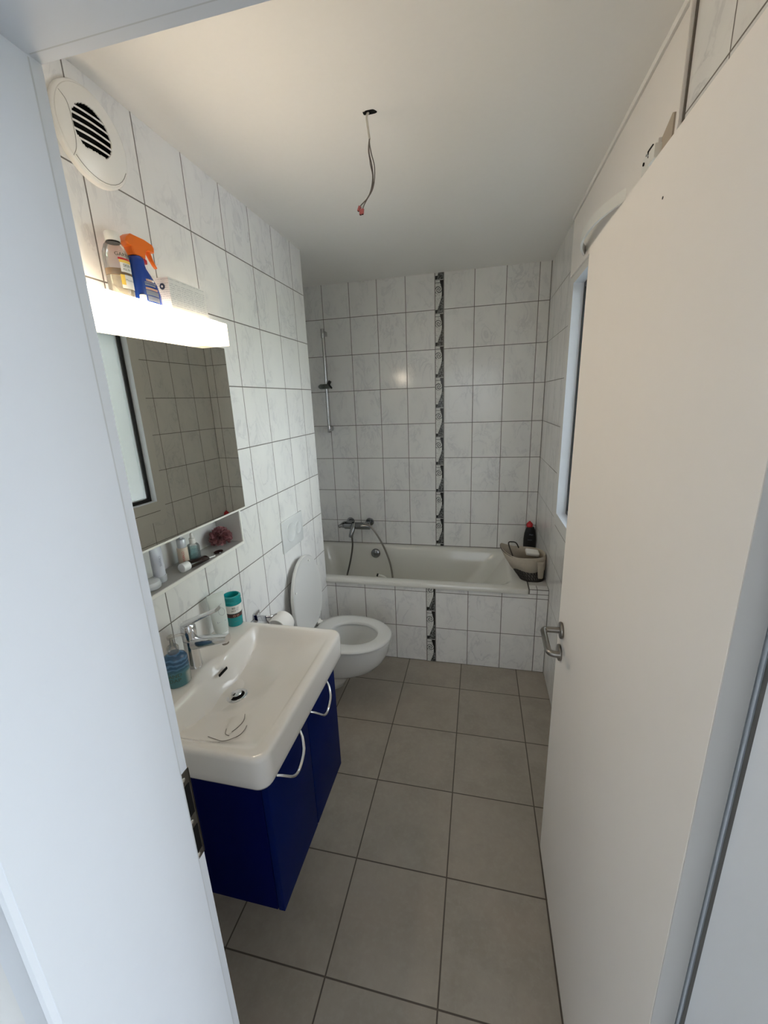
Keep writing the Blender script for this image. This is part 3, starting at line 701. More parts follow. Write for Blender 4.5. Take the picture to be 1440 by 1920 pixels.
mb = MB().box(.012, .085, -2.19, -1.665, 1.8785, 1.953, .004, 2); df = mb.done('diffuser', ['lamp', 'lamptop'], lm)
for p in df.data.polygons:
    if abs(p.normal.z) > .9: p.material_index = 1                 # the tube sits behind the front, so top and underside glow less
mb = MB().box(.012, .085, -1.664, -1.612, 1.8785, 1.953, .004, 2); mb.done('end_cap', 'lampcap', lm)
mb = MB().box(.012, .085, -2.21, -2.191, 1.8785, 1.953, .004, 2); mb.done('end_cap', 'lampcap', lm)
mb = MB().box(.0005, .0115, -2.20, -1.62, 1.885, 1.950); mb.done('back_plate', 'plastic', lm, smooth=0)

# things standing on the lamp --------------------------------------------------
ZL = 1.9535
mc = thing('micellar_bottle', (.046, -2.02, ZL), 'clear bottle with white cap and amber layer on the lamp', 'bottle')
mx = rot('Z', -25); mp = (.046, -2.02, ZL)
mb = MB(); mb.lathe(mp, [(.027, .0003), (.0295, .003), (.0305, .05), (.031, .085), (.0295, .105), (.023, .122), (.0165, .130), (.016, .133)], 36, .8, 1., cap1=False, mx=mx); mb.done('bottle', 'clear', mc)
mb = MB(); mb.lathe(mp, [(.026, .002), (.0285, .004), (.0295, .050), (.0005, .0502)], 36, .8, 1., mx=mx); mb.done('liquid', 'liq', mc)
mb = MB(); mb.lathe(mp, [(.0297, .0515), (.0298, .066), (.0005, .0662)], 36, .8, 1., mx=mx); mb.done('oil_layer', 'oil', mc)
mb = MB(); mb.lathe(mp, [(.0155, .131), (.0175, .132), (.0175, .150), (.016, .1525), (.0005, .153)], 28); mb.done('cap', 'plastic', mc)
mb = MB(); mb.lathe(mp, [(.0158, .128), (.0158, .1315)], 28); mb.done('neck_ring', 'black', mc)
A0 = math.radians(8)
def patch(mb, cx, cy, rx, ry, mxd, a0, a1, z0, z1, off=.0006, n=10, taper=0.):
    R = []
    for z in (z0, z1):
        r_ = []
        for i in range(n+1):
            a = a0+(a1-a0)*i/n; p = rot('Z', mxd) @ Vector(((rx+off)*cos(a), (ry+off)*sin(a), 0)); r_.append(Vector((cx+p.x, cy+p.y, z)))
        R.append(r_)
    mb.loft(R, False, False, False)
rx, ry = .031*.8, .031
mb = MB(); patch(mb, mp[0], mp[1], rx, ry, -25, A0-.25, A0+.75, ZL+.058, ZL+.086); patch(mb, mp[0], mp[1], rx, ry, -25, A0-.35, A0+.8, ZL+.020, ZL+.052); lb = mb.done('label', 'whitep', mc, smooth=60)
mb = MB(); patch(mb, mp[0], mp[1], rx, ry, -25, A0-.30, A0+.74, ZL+.080, ZL+.0865, .0009); mb.done('label_stripe', 'yellow', lb, smooth=60)
mb = MB(); patch(mb, mp[0], mp[1], rx, ry, -25, A0-.36, A0-.05, ZL+.028, ZL+.052, .0009); mb.done('label_stripe', 'yellow', lb, smooth=60)
mb = MB(); patch(mb, mp[0], mp[1], rx, ry, -25, A0-.34, A0+.70, ZL+.0868, ZL+.091, .0007); mb.done('label_stripe', 'red', lb, smooth=60)
text_part('GARNIER', 'lettering', 'green', mc, .0115, cyl_fn(mp[0], mp[1], rx+.0005, ry+.0005, -25, A0+.30, ZL+.0945))
text_part('SKIN', 'lettering', 'green', lb, .009, cyl_fn(mp[0], mp[1], rx, ry, -25, A0+.3, ZL+.071, .0012)); text_part('ALL IN 1', 'lettering', 'green', lb, .006, cyl_fn(mp[0], mp[1], rx, ry, -25, A0+.3, ZL+.063, .0012)); text_part('Micellar', 'lettering', 'grey', lb, .007, cyl_fn(mp[0], mp[1], rx, ry, -25, A0+.35, ZL+.038, .0012))

sb = thing('spray_bottle', (.05, -1.93, ZL), 'blue spray bottle with orange trigger head on the lamp', 'spray bottle')
mb = MB(); sx_ = .05; rings = []
for z, yc, hy_, hx in [(.0004, -1.935, .045, .017), (.003, -1.935, .048, .0195), (.03, -1.936, .048, .021), (.055, -1.942, .0435, .021), (.075, -1.951, .034, .020), (.088, -1.957, .0255, .019), (.097, -1.958, .023, .0185), (.106, -1.958, .0235, .0185), (.112, -1.957, .021, .0175), (.116, -1.956, .014, .0135)]:
    rings.append([Vector((sx_+hx*cos(2*PI*i/36), yc+hy_*sin(2*PI*i/36), ZL+z)) for i in range(36)])
mb.loft(rings); mb.done('bottle', 'bluebot', sb)
mb = MB(); pr = [(-1.975, .115), (-1.936, .115), (-1.934, .124), (-1.930, .134), (-1.92, .139), (-1.897, .139), (-1.895, .150), (-1.899, .158), (-1.93, .163), (-1.975, .163), (-1.99, .152), (-1.998, .139), (-1.990, .134), (-1.979, .133)]
def sweep(prof, hx, bev=.003):
    k = [Vector((0, y, ZL+z)) for y, z in prof]; c_ = sum(k, Vector())/len(k)
    R = []
    for xo, sc in ((-hx, .93), (-hx+bev, 1.), (hx-bev, 1.), (hx, .93)): R.append([Vector((sx_+xo, c_.y+(p.y-c_.y)*sc, c_.z+(p.z-c_.z)*sc)) for p in k])
    mb.loft(R)
sweep(pr, .015); mb.done('trigger_head', 'orange', sb, smooth=30)
mb = MB(); mb.tube([(sx_, -1.910, ZL+.142), (sx_, -1.903, ZL+.130), (sx_, -1.895, ZL+.116), (sx_, -1.885, ZL+.105)], [.006, .0035], 10, sub=4, sq=(1.5, .8)); mb.done('trigger', 'orange', sb)
mb = MB(); mb.box(sx_-.006, sx_+.006, -1.936, -1.927, ZL+.112, ZL+.132, .002); mb.box(sx_-.006, sx_+.006, -1.932, -1.922, ZL+.104, ZL+.116, .002); mb.done('safety_clip', 'red', sb)
def front(mb_, y0_, y1_, z0_, z1_, hx=.021, off=.0008):
    # strip on the +x face of the bottle following its ellipse
    hyy = .048; R = []
    for z in (z0_, z1_):
        f = .0 if z < .056 else (z-.056)*.25
        R.append([Vector((sx_+off+(hx)*math.sqrt(max(.02, 1-((y0_+(y1_-y0_)*i/8+1.936)/(hyy-f))**2)), y0_+(y1_-y0_)*i/8, ZL+z)) for i in range(9)])
    mb_.loft(R, False, False, False)
mb = MB(); front(mb, -1.958, -1.915, .006, .019); front(mb, -1.960, -1.915, .021, .033); front(mb, -1.960, -1.925, .044, .049); front(mb, -1.960, -1.922, .0505, .054); mb.done('label', 'grey', sb, smooth=60)
mb = MB(); front(mb, -1.960, -1.918, .0345, .040); mb.done('label_stripe', 'pink', sb, smooth=60)
mb = MB(); front(mb, -1.955, -1.935, .0555, .061); mb.done('label_stripe', 'pink', sb, smooth=60)
mb = MB(); front(mb, -1.936, -1.928, .0555, .061, off=.0012); mb.done('label_stripe', 'whitep', sb, smooth=60)
text_part('SUN', 'lettering', 'whitep', sb, .007, lambda u, v: (sx_+.0228, -1.945+u, ZL+.0565+v))
mb = MB().lathe((.066, -1.972, ZL), [(.0085, .0003), (.009, .001), (.0085, .017), (.007, .018)], 20); tag(mb.done('small_cap', 'plastic', None, (.066, -1.972, ZL)), 'small pale cap on the lamp between the clear bottle and spray bottle', 'cap')

bx = thing('carton', (.05, -1.78, ZL), 'white printed cardboard carton standing on the lamp', 'carton')
mb = MB().box(.030, .0745, -1.872, -1.700, ZL+.0004, ZL+.086, .0008, 1); mb.done('box', 'carton', bx, smooth=0)
mb = MB(); mb.cyl((.052, -1.8722, ZL+.062), (.052, -1.8732, ZL+.062), .0085, n=24); dk = mb.done('round_logo', mat('navy_print', (.02, .03, .06), .5), bx, smooth=0)
mb = MB(); mb.cyl((.052, -1.8732, ZL+.062), (.052, -1.8738, ZL+.062), .003, n=18); mb.done('logo_centre', 'whitep', dk, smooth=0)
mb = MB(); mb.box(.0746, .0749, -1.868, -1.704, ZL+.002, ZL+.010); mb.done('pink_stripe', mat('pale_pink_print', (.72, .62, .56), .5), bx, smooth=0)

# ------------------------------------------------------------------ extractor fan
ef = thing('extractor_fan', (0, -1.985, 2.327), 'round white extractor fan with slatted opening on the tiled wall', 'extractor fan')
fy_, fz = -1.985, 2.327
def fdisc(mb_, prof, n=48):
    rings = [[Vector((x, fy_+r*cos(2*PI*i/n), fz+r*sin(2*PI*i/n))) for i in range(n)] for r, x in prof]
    mb_.loft(rings)
mb = MB(); fdisc(mb, [(.104, .0003), (.104, .010), (.102, .013), (.098, .0145), (.090, .0145), (.090, .0005)]); mb.done('base_ring', 'plastic', ef)
# cover: domed disc with an opening
mb = MB(); nr, na = 44, 120
yo0, yo1 = .004, .092; 
def dome(r): return .015+.020*(1-(r/.098)**2.4)
def inopen(y, z):
    # D shaped opening right of centre and above
    return ((y+.017)/.050)**2+((z)/.052)**2 < 1 and z > -.043
grid = {}
for i in range(nr+1):
    for j in range(na):
        r = .098*i/nr if i else .0001; a = 2*PI*j/na; grid[i, j] = mb.b.verts.new((dome(r), fy_+r*cos(a), fz+r*sin(a)))
for i in range(nr):
    for j in range(na):
        q = [grid[i, j], grid[i+1, j], grid[i+1, (j+1) % na], grid[i, (j+1) % na]]
        cy_ = sum(v.co.y for v in q)/4-fy_; cz_ = sum(v.co.z for v in q)/4-fz
        if inopen(cy_, cz_): continue
        mb.face(q)
cvr = mb.done('cover', 'plastic', ef, smooth=60)
mod = cvr.modifiers.new('thickness', 'SOLIDIFY'); mod.thickness = .003; mod.offset = -1
mb = MB(); fdisc(mb, [(.0899, .003), (.0005, .0031)]); mb.done('dark_inside', 'dark', ef, smooth=0)
for i, zz in enumerate((-.030, -.014, .002, .018, .034)):
    w = .050*math.sqrt(1-(zz/.052)**2); pts = [(dome(math.hypot(y, zz))-.0022, fy_+y, fz+zz) for y in [-.017-w+2*w*k/8 for k in range(9)]]
    mb = MB().tube(pts, .0013, 8, sq=(1., 1.9)); mb.done('slat', 'plastic', ef)
mb = MB()
pts = [(dome(math.hypot(y, z))+.0006, fy_+y, fz+z) for y, z in [(-.080, .052), (-.071, .036), (-.069, .015), (-.068, -.01), (-.066, -.035), (-.066, -.055), (-.071, -.070)]]
mb.tube(pts, .0005, 5, sub=4)
pts = [(dome(.094)+.0006, fy_+.094*cos(a), fz+.094*sin(a)) for a in [math.radians(-135+10*k) for k in range(12)]]
mb.tube(pts, .0007, 5); mb.done('seam', mat('seam_grey', (.25, .24, .22), .6), ef)

# ------------------------------------------------------------------ ceiling wires
cw = thing('ceiling_wires', (.633, -1.63, ZC), 'bare lamp wires with pink terminals hanging from a hole in the ceiling', 'wires')
mb = MB()
ring = [Vector((.638+.019*cos(a)*(1+.15*sin(3*a)), -1.63+.012*sin(a)*(1+.2*cos(2*a)), ZC-.0008)) for a in [2*PI*i/28 for i in range(28)]]
mb.prism(ring, (0, 0, .0006)); mb.box(.618, .628, -1.636, -1.628, ZC-.0014, ZC-.0004); mb.done('ceiling_hole', 'dark', cw, smooth=0)
yw = -1.63
mb = MB().tube([(.634, yw, ZC), (.628, yw, 2.459), (.631, yw, 2.43), (.634, yw, 2.405)], .0032, 8, sub=4); mb.done('cable', 'cable', cw)
for pts in ([(.634, yw, 2.408), (.629, yw+.002, 2.381), (.632, yw+.003, 2.355), (.634, yw, 2.341), (.639, yw, 2.315), (.635, yw, 2.287), (.627, yw, 2.268), (.617, yw, 2.256), (.600, yw, 2.244), (.595, yw, 2.238)],
            [(.634, yw, 2.408), (.634, yw-.002, 2.391), (.639, yw-.003, 2.365), (.646, yw-.002, 2.335), (.644, yw-.002, 2.30), (.636, yw-.002, 2.276), (.620, yw-.001, 2.257), (.610, yw, 2.244), (.604, yw, 2.232)],
            [(.634, yw, 2.408), (.631, yw, 2.375), (.637, yw+.001, 2.345), (.6395, yw+.002, 2.312), (.636, yw+.002, 2.283), (.619, yw+.001, 2.2585)]):
    MB().tube(pts, .0016, 7, sub=4).done('wire', 'wires', cw)
for p, q in (((.596, yw, 2.241), (.590, yw, 2.229)), ((.599, yw+.001, 2.232), (.596, yw+.001, 2.219)), ((.604, yw-.001, 2.233), (.603, yw-.001, 2.219))):
    t_ = MB().cyl(p, q, .0050, .0042, n=12, bev=.001).done('terminal', 'pinkt', cw)
    pv, qv = Vector(p), Vector(q); MB().cyl(qv, qv+(qv-pv)*.06, .0032, n=10).done('terminal_hole', 'dark', t_)

# ------------------------------------------------------------------ toilet
tl = thing('toilet', (.25, -1.10, .08), 'white wall-hung toilet with raised lid between washbasin and bathtub', 'toilet')
TY = -1.10
def egg(x0, xf, w, z, n=56, xc=None):
    xc = x0+(xf-x0)*.46 if xc is None else xc; out = []
    for i in range(n):
        t = 2*PI*i/n; c_, s_ = cos(t), sin(t)
        if c_ >= 0: out.append(Vector((xc+(xf-xc)*c_**.96 if c_ > 0 else xc, TY+w*math.copysign(abs(s_)**.98, s_), z)))
        else: out.append(Vector((xc-(xc-x0)*abs(c_)**.72, TY+w*math.copysign(abs(s_)**.80, s_), z)))
    return out
prof = [(.075, .002, .20, .062), (.085, .002, .232, .076), (.13, .002, .255, .086), (.176, .002, .285, .093), (.182, .002, .300, .100), (.20, .002, .372, .118), (.235, .002, .435, .142), (.28, .002, .475, .160), (.33, .002, .500, .171), (.385, .002, .511, .177), (.400, .002, .511, .177), (.405, .004, .507, .174)]
rings = [egg(x0, xf, w, z) for z, x0, xf, w in prof]
rings += [egg(.155, .470, .125, .405, xc=.30), egg(.16, .462, .120, .395, xc=.30), egg(.165, .445, .112, .34, xc=.29), egg(.175, .40, .09, .27, xc=.27), egg(.185, .34, .06, .225, xc=.26), egg(.19, .31, .045, .205, xc=.25)]
MB().loft(rings).done('bowl', 'wc', tl, smooth=55)
MB().loft([egg(.186, .335, .058, .2235, xc=.26)], False, True).done('water', 'water', tl, smooth=0)
rings = [egg(.075, .515, .185, .409), egg(.071, .519, .190, .413), egg(.071, .519, .190, .420), egg(.078, .511, .182, .4275), egg(.10, .49, .162, .430), egg(.165, .448, .120, .4285, xc=.30), egg(.172, .441, .113, .424, xc=.30), egg(.172, .440, .112, .411, xc=.30), egg(.165, .447, .118, .409, xc=.30)]
rings.append(rings[0]); MB().loft(rings, False, False).done('seat', 'seat', tl, smooth=60)
def lidring(off, sc, n=56):
    out = []
    for p in egg(0, .44, .186, 0, n):
        h_ = .22+(p.x-.22)*sc; w_ = (p.y-TY)*sc; out.append(Vector((.066+off-.016*h_/.44*1.0, TY+w_, .428+h_)))
    return out
ld = MB().loft([lidring(-.019, .97), lidring(-.018, .99), lidring(-.012, 1.), lidring(-.004, 1.), lidring(0, .985), lidring(-.002, .95), lidring(-.0035, .85), lidring(-.004, .5)]).done('lid', 'seat', tl, smooth=60)
for yy, zz in ((TY+.05, .828), (TY-.145, .72)): MB().sphere((.056, yy, zz), .006, 12, (.6, 1.2, .9)).done('bumper', 'plastic', ld)
for s_ in (-.085, .085):
    mb = MB().cyl((.062, TY+s_-.022, .425), (.062, TY+s_+.022, .425), .0115, n=16, bev=.002); mb.box(.05, .085, TY+s_-.018, TY+s_+.018, .405, .428, .003); mb.done('hinge', 'plastic', tl)

# flush plate
M['plate'] = mat('plate_plastic', (.66, .67, .67), .3)
fp = thing('flush_plate', (0, -1.105, 1.015), 'white flush plate with two round buttons on the tiled wall', 'flush plate')
mb = MB().box(.0003, .008, -1.232, -.984, .930, 1.098, .004, 2); mb.done('plate', 'plate', fp)
for yy, r in ((-1.135, .052), (-1.045, .036)):
    rings = [[Vector((x, yy+rr*cos(2*PI*i/36), 1.018+rr*sin(2*PI*i/36))) for i in range(36)] for rr, x in ((r, .0072), (r, .0092), (r-.002, .0104), (r-.004, .0104), (r-.006, .0094), (.0005, .0096))]
    MB().loft(rings, False, True).done('button', 'plate', fp)

# toilet paper holder
ph = thing('paper_holder', (.05, -1.49, .74), 'chrome toilet paper holder with a white roll behind the washbasin', 'paper holder')
mb = MB(); mb.box(.0004, .008, -1.570, -1.520, .725, .775, .005); mb.box(.006, .060, -1.560, -1.553, .738, .768, .003); mb.tube([(.055, -1.556, .760), (.075, -1.545, .758), (.082, -1.51, .752)], .005, 10, sub=3); mb.tube([(.055, -1.556, .745), (.064, -1.50, .660), (.064, -1.402, .660)], .005, 10); mb.done('bracket', 'chrome', ph)
rl = MB()
R = [[Vector((.064+rr*cos(2*PI*i/36), y, .660+rr*sin(2*PI*i/36))) for i in range(36)] for rr, y in ((.018, -1.500), (.050, -1.500), (.052, -1.498), (.052, -1.412), (.050, -1.410), (.018, -1.410), (.018, -1.500))]
rl.loft(R, False, False).done('paper_roll', 'paper', ph)

M['dchrome'] = mat('dull_chrome', (.30, .31, .32), .16, 1.)
# ------------------------------------------------------------------ bathtub and tiled surround
bs = thing('bath_surround', (.693, YF, 0), 'tiled bath panel with patterned strip and tiled ledge in front of the tub', 'bath surround')
mb = MB(); mb.box(.0005, XR-.0005, YF, YF+.06, .0005, .527); mb.box(1.2775, XR-.0005, YF, YF+.06, .527, .5575, .001, 1); mb.done('tiled_panel', 'wapron', bs, smooth=0)
mb = MB(); mb.box(1.2775, XR-.0005, YF+.06, -.0005, .50, .5575, .001, 1); mb.done('tiled_ledge', mat('ledge_tile', (.55, .54, .52), .2), bs, smooth=0)
mb = MB(); mb.box(.6618+.001, .72-.001, YF-.0013, YF+.001, .002, .527); o = mb.done('tile_border', border_mat(.6618, .0582, .572), bs, smooth=0); o['label'] = 'grey and white patterned border strip'
mb = MB(); mb.box(1.2735, 1.2785, YF-.0012, -.001, .5270, .5570); mb.box(1.2775, XR-.001, YF-.0016, YF+.001, .5555, .5585); mb.done('grout_joint', mat('dark_grout', (.13, .12, .11), .8), bs, smooth=0)

bt = thing('bathtub', (.474, -.34, .1), 'white enamel bathtub along the back wall', 'bathtub')
rr = lambda x0, x1, y0, y1, r, z: rrect(10, x0, x1, y0, y1, r, z)
X0, X1 = -.327, 1.2735
rings = [rr(X0+.012, X1-.012, -.678, -.012, .02, .12), rr(X0+.012, X1-.012, -.678, -.012, .02, .527), rr(X0, X1, -.696, -.002, .02, .528), rr(X0, X1, -.697, -.001, .02, .531), rr(X0, X1, -.697, -.001, .02, .551), rr(X0+.003, X1-.003, -.693, -.001, .02, .5575), rr(X0+.014, X1-.014, -.680, -.006, .02, .559), rr(X0+.055, X1-.085, -.640, -.036, .07, .5585),
         rr(X0+.066, X1-.098, -.630, -.046, .08, .553), rr(X0+.075, X1-.112, -.622, -.054, .09, .535), rr(X0+.10, X1-.20, -.605, -.075, .11, .42), rr(X0+.14, X1-.33, -.585, -.10, .13, .26), rr(X0+.18, X1-.42, -.56, -.125, .13, .185), rr(X0+.25, X1-.50, -.52, -.17, .12, .165)]
MB().loft(rings).done('shell', 'enamel', bt, smooth=50)
nrm = Vector((0, -.98, .17)).normalized(); mq = nrm.to_track_quat('Z', 'Y').to_matrix().to_4x4()
ov = MB().lathe((.182, -.066, .498), [(.037, -.004), (.037, .004), (.034, .010), (.026, .0135), (.0005, .015)], 36, mx=mq); ov.done('overflow_cover', 'dchrome', bt)
hs = thing('hand_shower', (.28, -.33, .35), 'white hand shower with dark end lying in the bathtub', 'hand shower')
mb = MB().tube([(.262, -.33, .430), (.288, -.33, .425), (.325, -.335, .402), (.33, -.35, .33), (.33, -.37, .20)], .0095, 12, sub=4); mb.done('handle', 'plastic', hs)
mb = MB().cyl((.264, -.33, .4297), (.252, -.33, .4325), .0115, n=16, bev=.001); mb.done('end_nut', 'black', hs)

# bath mixer
mx_ = thing('bath_mixer', (.045, -.08, .73), 'dark chrome bath mixer on the back wall above the tub', 'bath mixer')
zc, yc = .728, -.082
mb = MB(); mb.cyl((-.055, yc, zc), (.150, yc, zc), .028, n=28, bev=.003); mb.done('body', 'dchrome', mx_)
for xx in (-.03, .13):
    mb = MB(); mb.cyl((xx, -.0005, zc+.012), (xx, -.010, zc+.012), .033, n=28, bev=.003); mb.cyl((xx, -.008, zc+.012), (xx, -.07, zc+.006), .014, n=18); mb.done('wall_rosette', 'dchrome', mx_)
mb = MB(); mb.cyl((-.056, yc, zc), (-.085, yc, zc), .021, .019, n=24, bev=.003); mb.cyl((-.105, yc-.016, zc-.008), (-.085, yc-.006, zc), .013, .014, n=18, bev=.003); mb.tube([(-.085, yc, zc+.008), (-.05, yc-.012, zc+.034), (.03, yc-.02, zc+.042)], [.010, .006], 12, sub=4, sq=(1.6, .7)); mb.done('lever', 'dchrome', mx_)
mb = MB(); mb.tube([(.02, yc, zc+.02), (.02, yc-.03, zc-.01), (.012, yc-.055, zc-.05), (.008, yc-.06, zc-.075)], [.021, .016], 14, sub=4); mb.done('spout', 'dchrome', mx_)
mb = MB(); mb.cyl((.115, yc-.005, zc+.026), (.150, yc-.012, zc+.026), .012, n=18, bev=.002); mb.done('hose_outlet', 'dchrome', mx_)
hz = thing('shower_hose', (.2, -.15, .3), 'ribbed metal shower hose looping from the mixer into the tub', 'hose')
def ribbed(pts, r, name, m):
    MB().tube(pts, r, 10, sub=10).done(name, m, hz)
ribbed([(.105, -.10, .755), (.145, -.125, .752), (.19, -.13, .715), (.235, -.125, .635), (.275, -.12, .545), (.31, -.125, .44), (.328, -.14, .34), (.335, -.18, .25), (.34, -.25, .20)], .0075, 'hose', mat('hose_chrome', (.34, .32, .29), .28, .9))
ribbed([(.016, -.142, .665), (.018, -.142, .60), (.010, -.14, .54), (-.005, -.14, .47), (-.022, -.145, .40), (-.04, -.16, .32), (-.03, -.22, .22)], .0068, 'hose', 'hose')

M['railc'] = mat('rail_chrome', (.50, .50, .50), .14, 1.)
# shower rail
sr = thing('shower_rail', (-.14, -.05, 1.81), 'chrome vertical shower rail with slider on the back wall', 'shower rail')
xr0 = -.138
MB().cyl((xr0-.004, -.052, 1.462), (xr0, -.052, 2.168), .0095, n=18).done('bar', M['railc'], sr)
for z0_, z1_ in ((1.452, 1.505), (2.115, 2.178)):
    mb = MB().cyl((xr0-.002, -.052, z0_), (xr0-.002, -.052, z1_), .0125, n=18, bev=.002); zz = (z0_+z1_)/2; mb.box(xr0-.004, xr0+.017, -.05, -.0005, zz-.016, zz+.016, .004); mb.done('wall_mount', M['railc'], sr)
mb = MB(); mb.box(xr0-.045, xr0+.022, -.078, -.032, 1.768, 1.802, .006); mb.cyl((xr0-.03, -.075, 1.79), (xr0-.03, -.105, 1.782), .014, n=18, bev=.002); sl = mb.done('slider', mat('dark_slider', (.09, .10, .09), .35), sr)
mb = MB(); mb.cyl((xr0+.02, -.058, 1.80), (xr0+.035, -.062, 1.822), .012, n=16, bev=.002); mb.cyl((xr0+.022, -.06, 1.80), (xr0+.046, -.068, 1.770), .007, n=12, bev=.001); mb.done('clamp_knob', 'black', sl)

# ------------------------------------------------------------------ bottle and basket on the ledge
sh = thing('shampoo_bottle', (1.338, -.075, .5575), 'black bottle with red cap in the corner behind the wire basket', 'bottle')
rings = [[Vector((1.338+a*cos(2*PI*i/32), -.072+.024*b*sin(2*PI*i/32), .558+z)) for i in range(32)] for z, a, b in [(.0003, .038, .9), (.004, .041, 1), (.06, .0435, 1.05), (.11, .044, 1.05), (.15, .040, 1.), (.18, .033, .95), (.198, .025, .85), (.2, .015, .6)]]
MB().loft(rings).done('bottle', 'black', sh)
mb = MB(); mb.lathe((1.332, -.072, .756), [(.017, 0), (.022, .004), (.023, .020), (.018, .030), (.008, .038), (.004, .044)], 20, 1, .9); mb.done('cap', 'red', sh)
text_part('Men', 'lettering', 'grey', sh, .016, lambda u, v: (1.343+u, -.072-.0262, .558+.142+v)); text_part('shower', 'lettering', 'grey', sh, .010, lambda u, v: (1.336+u, -.072-.0262, .558+.105+v))

bk = thing('wire_basket', (1.30, -.49, .559), 'dark wire basket with cream cloth liner on the bath ledge corner', 'basket')
zb0 = .5595
def bask(t, k, n=44, g=0.):
    # t 0 bottom to 1 rim
    a = 2*PI*k/n; cx_ = 1.306+(1.247-1.306)*t; ax = .073+(.134-.073)*t-g; ay = .078+(.105-.078)*t-g; cy_ = -.50+.02*t
    c_, s_ = cos(a), sin(a)
    x = cx_+ax*math.copysign(abs(c_)**.8, c_); y = cy_+ay*math.copysign(abs(s_)**.8, s_)
    z = zb0+.148*t+t*t*(.045*max(0., -c_)**2)
    return Vector((min(x, XR-.004-g*.5), y, z))
mb = MB(); n = 44
for i in range(n):                                      # diamond lattice of thin wires
    for s_ in (1, -1): mb.tube([bask(t, i+s_*4*t, n) for t in [0, .25, .5, .75, 1.]], .0021, 5)
mb.done('lattice', 'wire', bk)
mb = MB()
for t, r in ((.0, .0032), (.5, .0025), (1., .0038)): mb.tube([bask(t, k, n) for k in range(n+1)], r, 7)
for k in range(0, n, 11): mb.tube([bask(t, k+5, n) for t in [0, .25, .5, .75, 1.]], .003, 6)
mb.done('frame', 'wire', bk)
mb = MB(); mb.loft([[bask(0, k, n, .004) for k in range(n)]], False, True); mb.done('base_mesh', 'wire', bk, smooth=0)
mb = MB(); mb.loft([[bask(t, k, n, .009) for k in range(n)] for t in (.02, .25, .5)], False, False); mb.done('inner_lining', mat('grey_mesh_lining', (.17, .155, .14), .9, noise=.35, nscale=140), bk)
mb = MB()                                                # liner: inside, over the rim, folded down outside
R = [[bask(.42, k, n, .008) for k in range(n)], [bask(.98, k, n, .007) for k in range(n)], [bask(1.0, k, n, -.001)+Vector((0, 0, .007)) for k in range(n)]]
def low(k, n): return .46+.05*sin(k*.7)
R += [[bask(.96, k, n, -.007) for k in range(n)], [bask(.75, k, n, -.008-.002*sin(k*1.3)) for k in range(n)], [bask(low(k, n), k, n, -.006) for k in range(n)]]
mb.loft(R, False, False)
ln = mb.done('cloth_liner', 'cream', bk, smooth=70); ln.modifiers.new('t', 'SOLIDIFY').thickness = .002
mb = MB()
fl = [[Vector((1.322-.0*t+.012*t, -.603+.008*t*1.6+.002*sin(9*t), .70-.112*t)), Vector((1.365-.004*t+.004, -.585+.012*t, .70-.115*t))] for t in [0, .2, .4, .6, .8, 1.]]
R = [[a, a.lerp(b, .33)+Vector((0, -.004, 0)), a.lerp(b, .66)+Vector((0, -.005, -.002)), b] for a, b in fl]
mb.loft(R, False, False, False); q = mb.done('cloth_flap', 'cream', bk, smooth=70); q.modifiers.new('t', 'SOLIDIFY').thickness = .003
mb = MB().tube([bask(1., 30, n)+Vector((0, 0, .01)), Vector((1.165, -.43, .752)), Vector((1.19, -.41, .756)), Vector((1.215, -.40, .745)), bask(1., 8, n)+Vector((-.08, 0, .0))], .004, 8, sub=5); mb.done('handle_loop', 'wire', bk)
mb = MB().box(-.040, .040, -.026, .026, -.011, .011, .008, 3, Matrix.Translation((1.308, -.465, .709)) @ rot('Z', 8) @ rot('Y', 8) @ rot('X', 18)); tag(mb.done('soap_box', 'plastic', None, (1.305, -.47, .70)), 'white rounded box lying in the top of the wire basket', 'box')

# ------------------------------------------------------------------ light: overcast sky, bright zones added on the window and rear hall sides
SKY0, SKY1, SKY2 = .5, 8.2, .9
W = bpy.data.worlds.new('overcast_sky'); S.world = W; W.use_nodes = True
wt = W.node_tree; bg = wt.nodes['Background']
def wn(t, **k):
    n = wt.nodes.new(t)
    for a, v in k.items(): setattr(n, a, v)
    return n
tc = wn('ShaderNodeTexCoord'); dot = wn('ShaderNodeVectorMath', operation='DOT_PRODUCT'); wt.links.new(tc.outputs['Generated'], dot.inputs[0])
gd = Vector((.97, -.02, .18)).normalized(); dot.inputs[1].default_value = gd
mr = wn('ShaderNodeMapRange', interpolation_type='SMOOTHSTEP'); wt.links.new(dot.outputs['Value'], mr.inputs[0]); mr.inputs[1].default_value = .80; mr.inputs[2].default_value = 1.; mr.inputs[3].default_value = SKY0; mr.inputs[4].default_value = SKY1
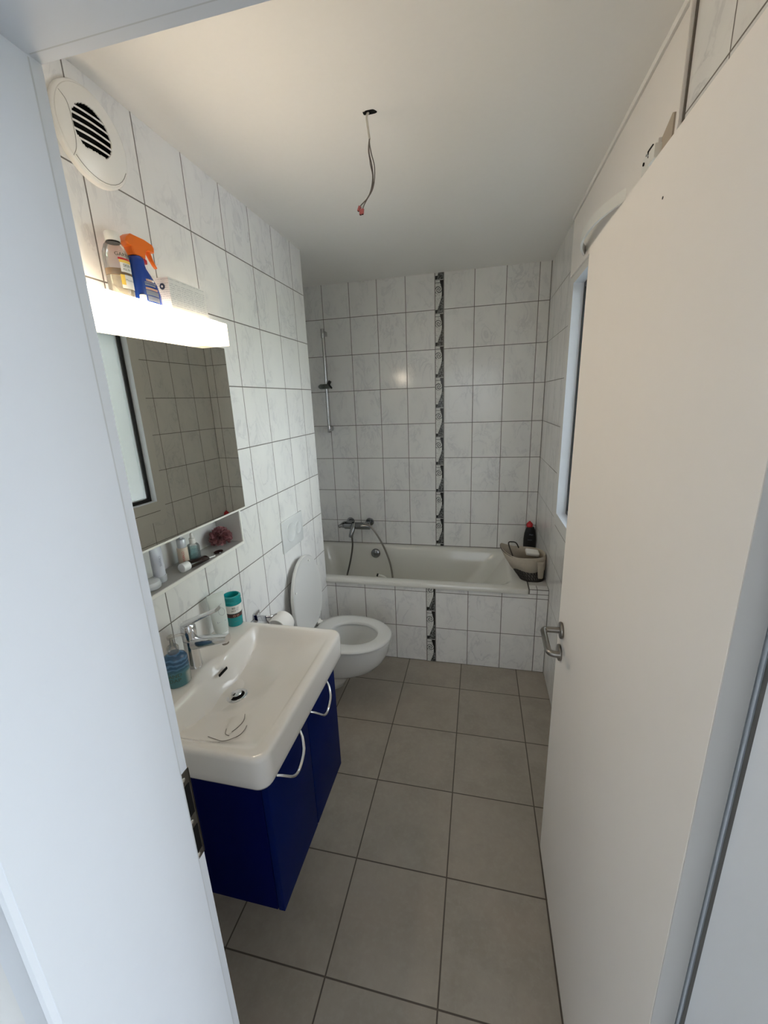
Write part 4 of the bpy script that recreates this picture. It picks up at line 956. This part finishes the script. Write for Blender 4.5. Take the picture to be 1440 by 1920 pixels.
d2 = wn('ShaderNodeVectorMath', operation='DOT_PRODUCT'); wt.links.new(tc.outputs['Generated'], d2.inputs[0]); d2.inputs[1].default_value = Vector((0, -1, .25)).normalized()  # second bright zone, added as fill through the rear hall opening
m2 = wn('ShaderNodeMapRange', interpolation_type='SMOOTHSTEP'); wt.links.new(d2.outputs['Value'], m2.inputs[0]); m2.inputs[1].default_value = .6; m2.inputs[2].default_value = .95; m2.inputs[3].default_value = 0.; m2.inputs[4].default_value = SKY2
ad = wn('ShaderNodeMath', operation='ADD'); wt.links.new(mr.outputs[0], ad.inputs[0]); wt.links.new(m2.outputs[0], ad.inputs[1])
wt.links.new(ad.outputs[0], bg.inputs[1]); bg.inputs[0].default_value = (.87, .935, 1., 1)
def portal(name, loc, rotm, sx, sy):
    l = bpy.data.lights.new(name, 'AREA'); l.shape = 'RECTANGLE'; l.size = sx; l.size_y = sy; l.cycles.is_portal = True
    o = bpy.data.objects.new(name, l); COL.objects.link(o); o.location = loc; o.rotation_euler = rotm
sun = bpy.data.lights.new('sun', 'SUN'); sun.energy = 32.; sun.angle = math.radians(3); sun.color = (.97, .98, 1.)
so = bpy.data.objects.new('sun', sun); COL.objects.link(so); so.location = (-6, 0, 8); so.rotation_euler = Vector((.78, .06, -.62)).to_track_quat('-Z', 'Y').to_euler()
portal('window_daylight', (1.64, -1.2275, 1.605), (0, math.radians(90), 0), 1.15, 1.04)
portal('hall_daylight', (2.075, -3.79, 1.21), (0, math.radians(90), 0), 2.2, 1.64)
portal('hall_rear_fill', (.90, -5.025, 1.275), (math.radians(90), 0, 0), 1.72, 1.97)  # portal of the added rear opening

S.view_settings.view_transform = 'Standard'; S.view_settings.look = 'None'; S.view_settings.exposure = 0.60; S.view_settings.gamma = 1.; S.view_settings.use_curve_mapping = False
S.cycles.use_denoising = True; S.cycles.max_bounces = 10; S.cycles.diffuse_bounces = 6; S.cycles.glossy_bounces = 5; S.cycles.transparent_max_bounces = 16; S.cycles.transmission_bounces = 8
S.cycles.caustics_reflective = False; S.cycles.caustics_refractive = False; S.cycles.sample_clamp_indirect = 6.
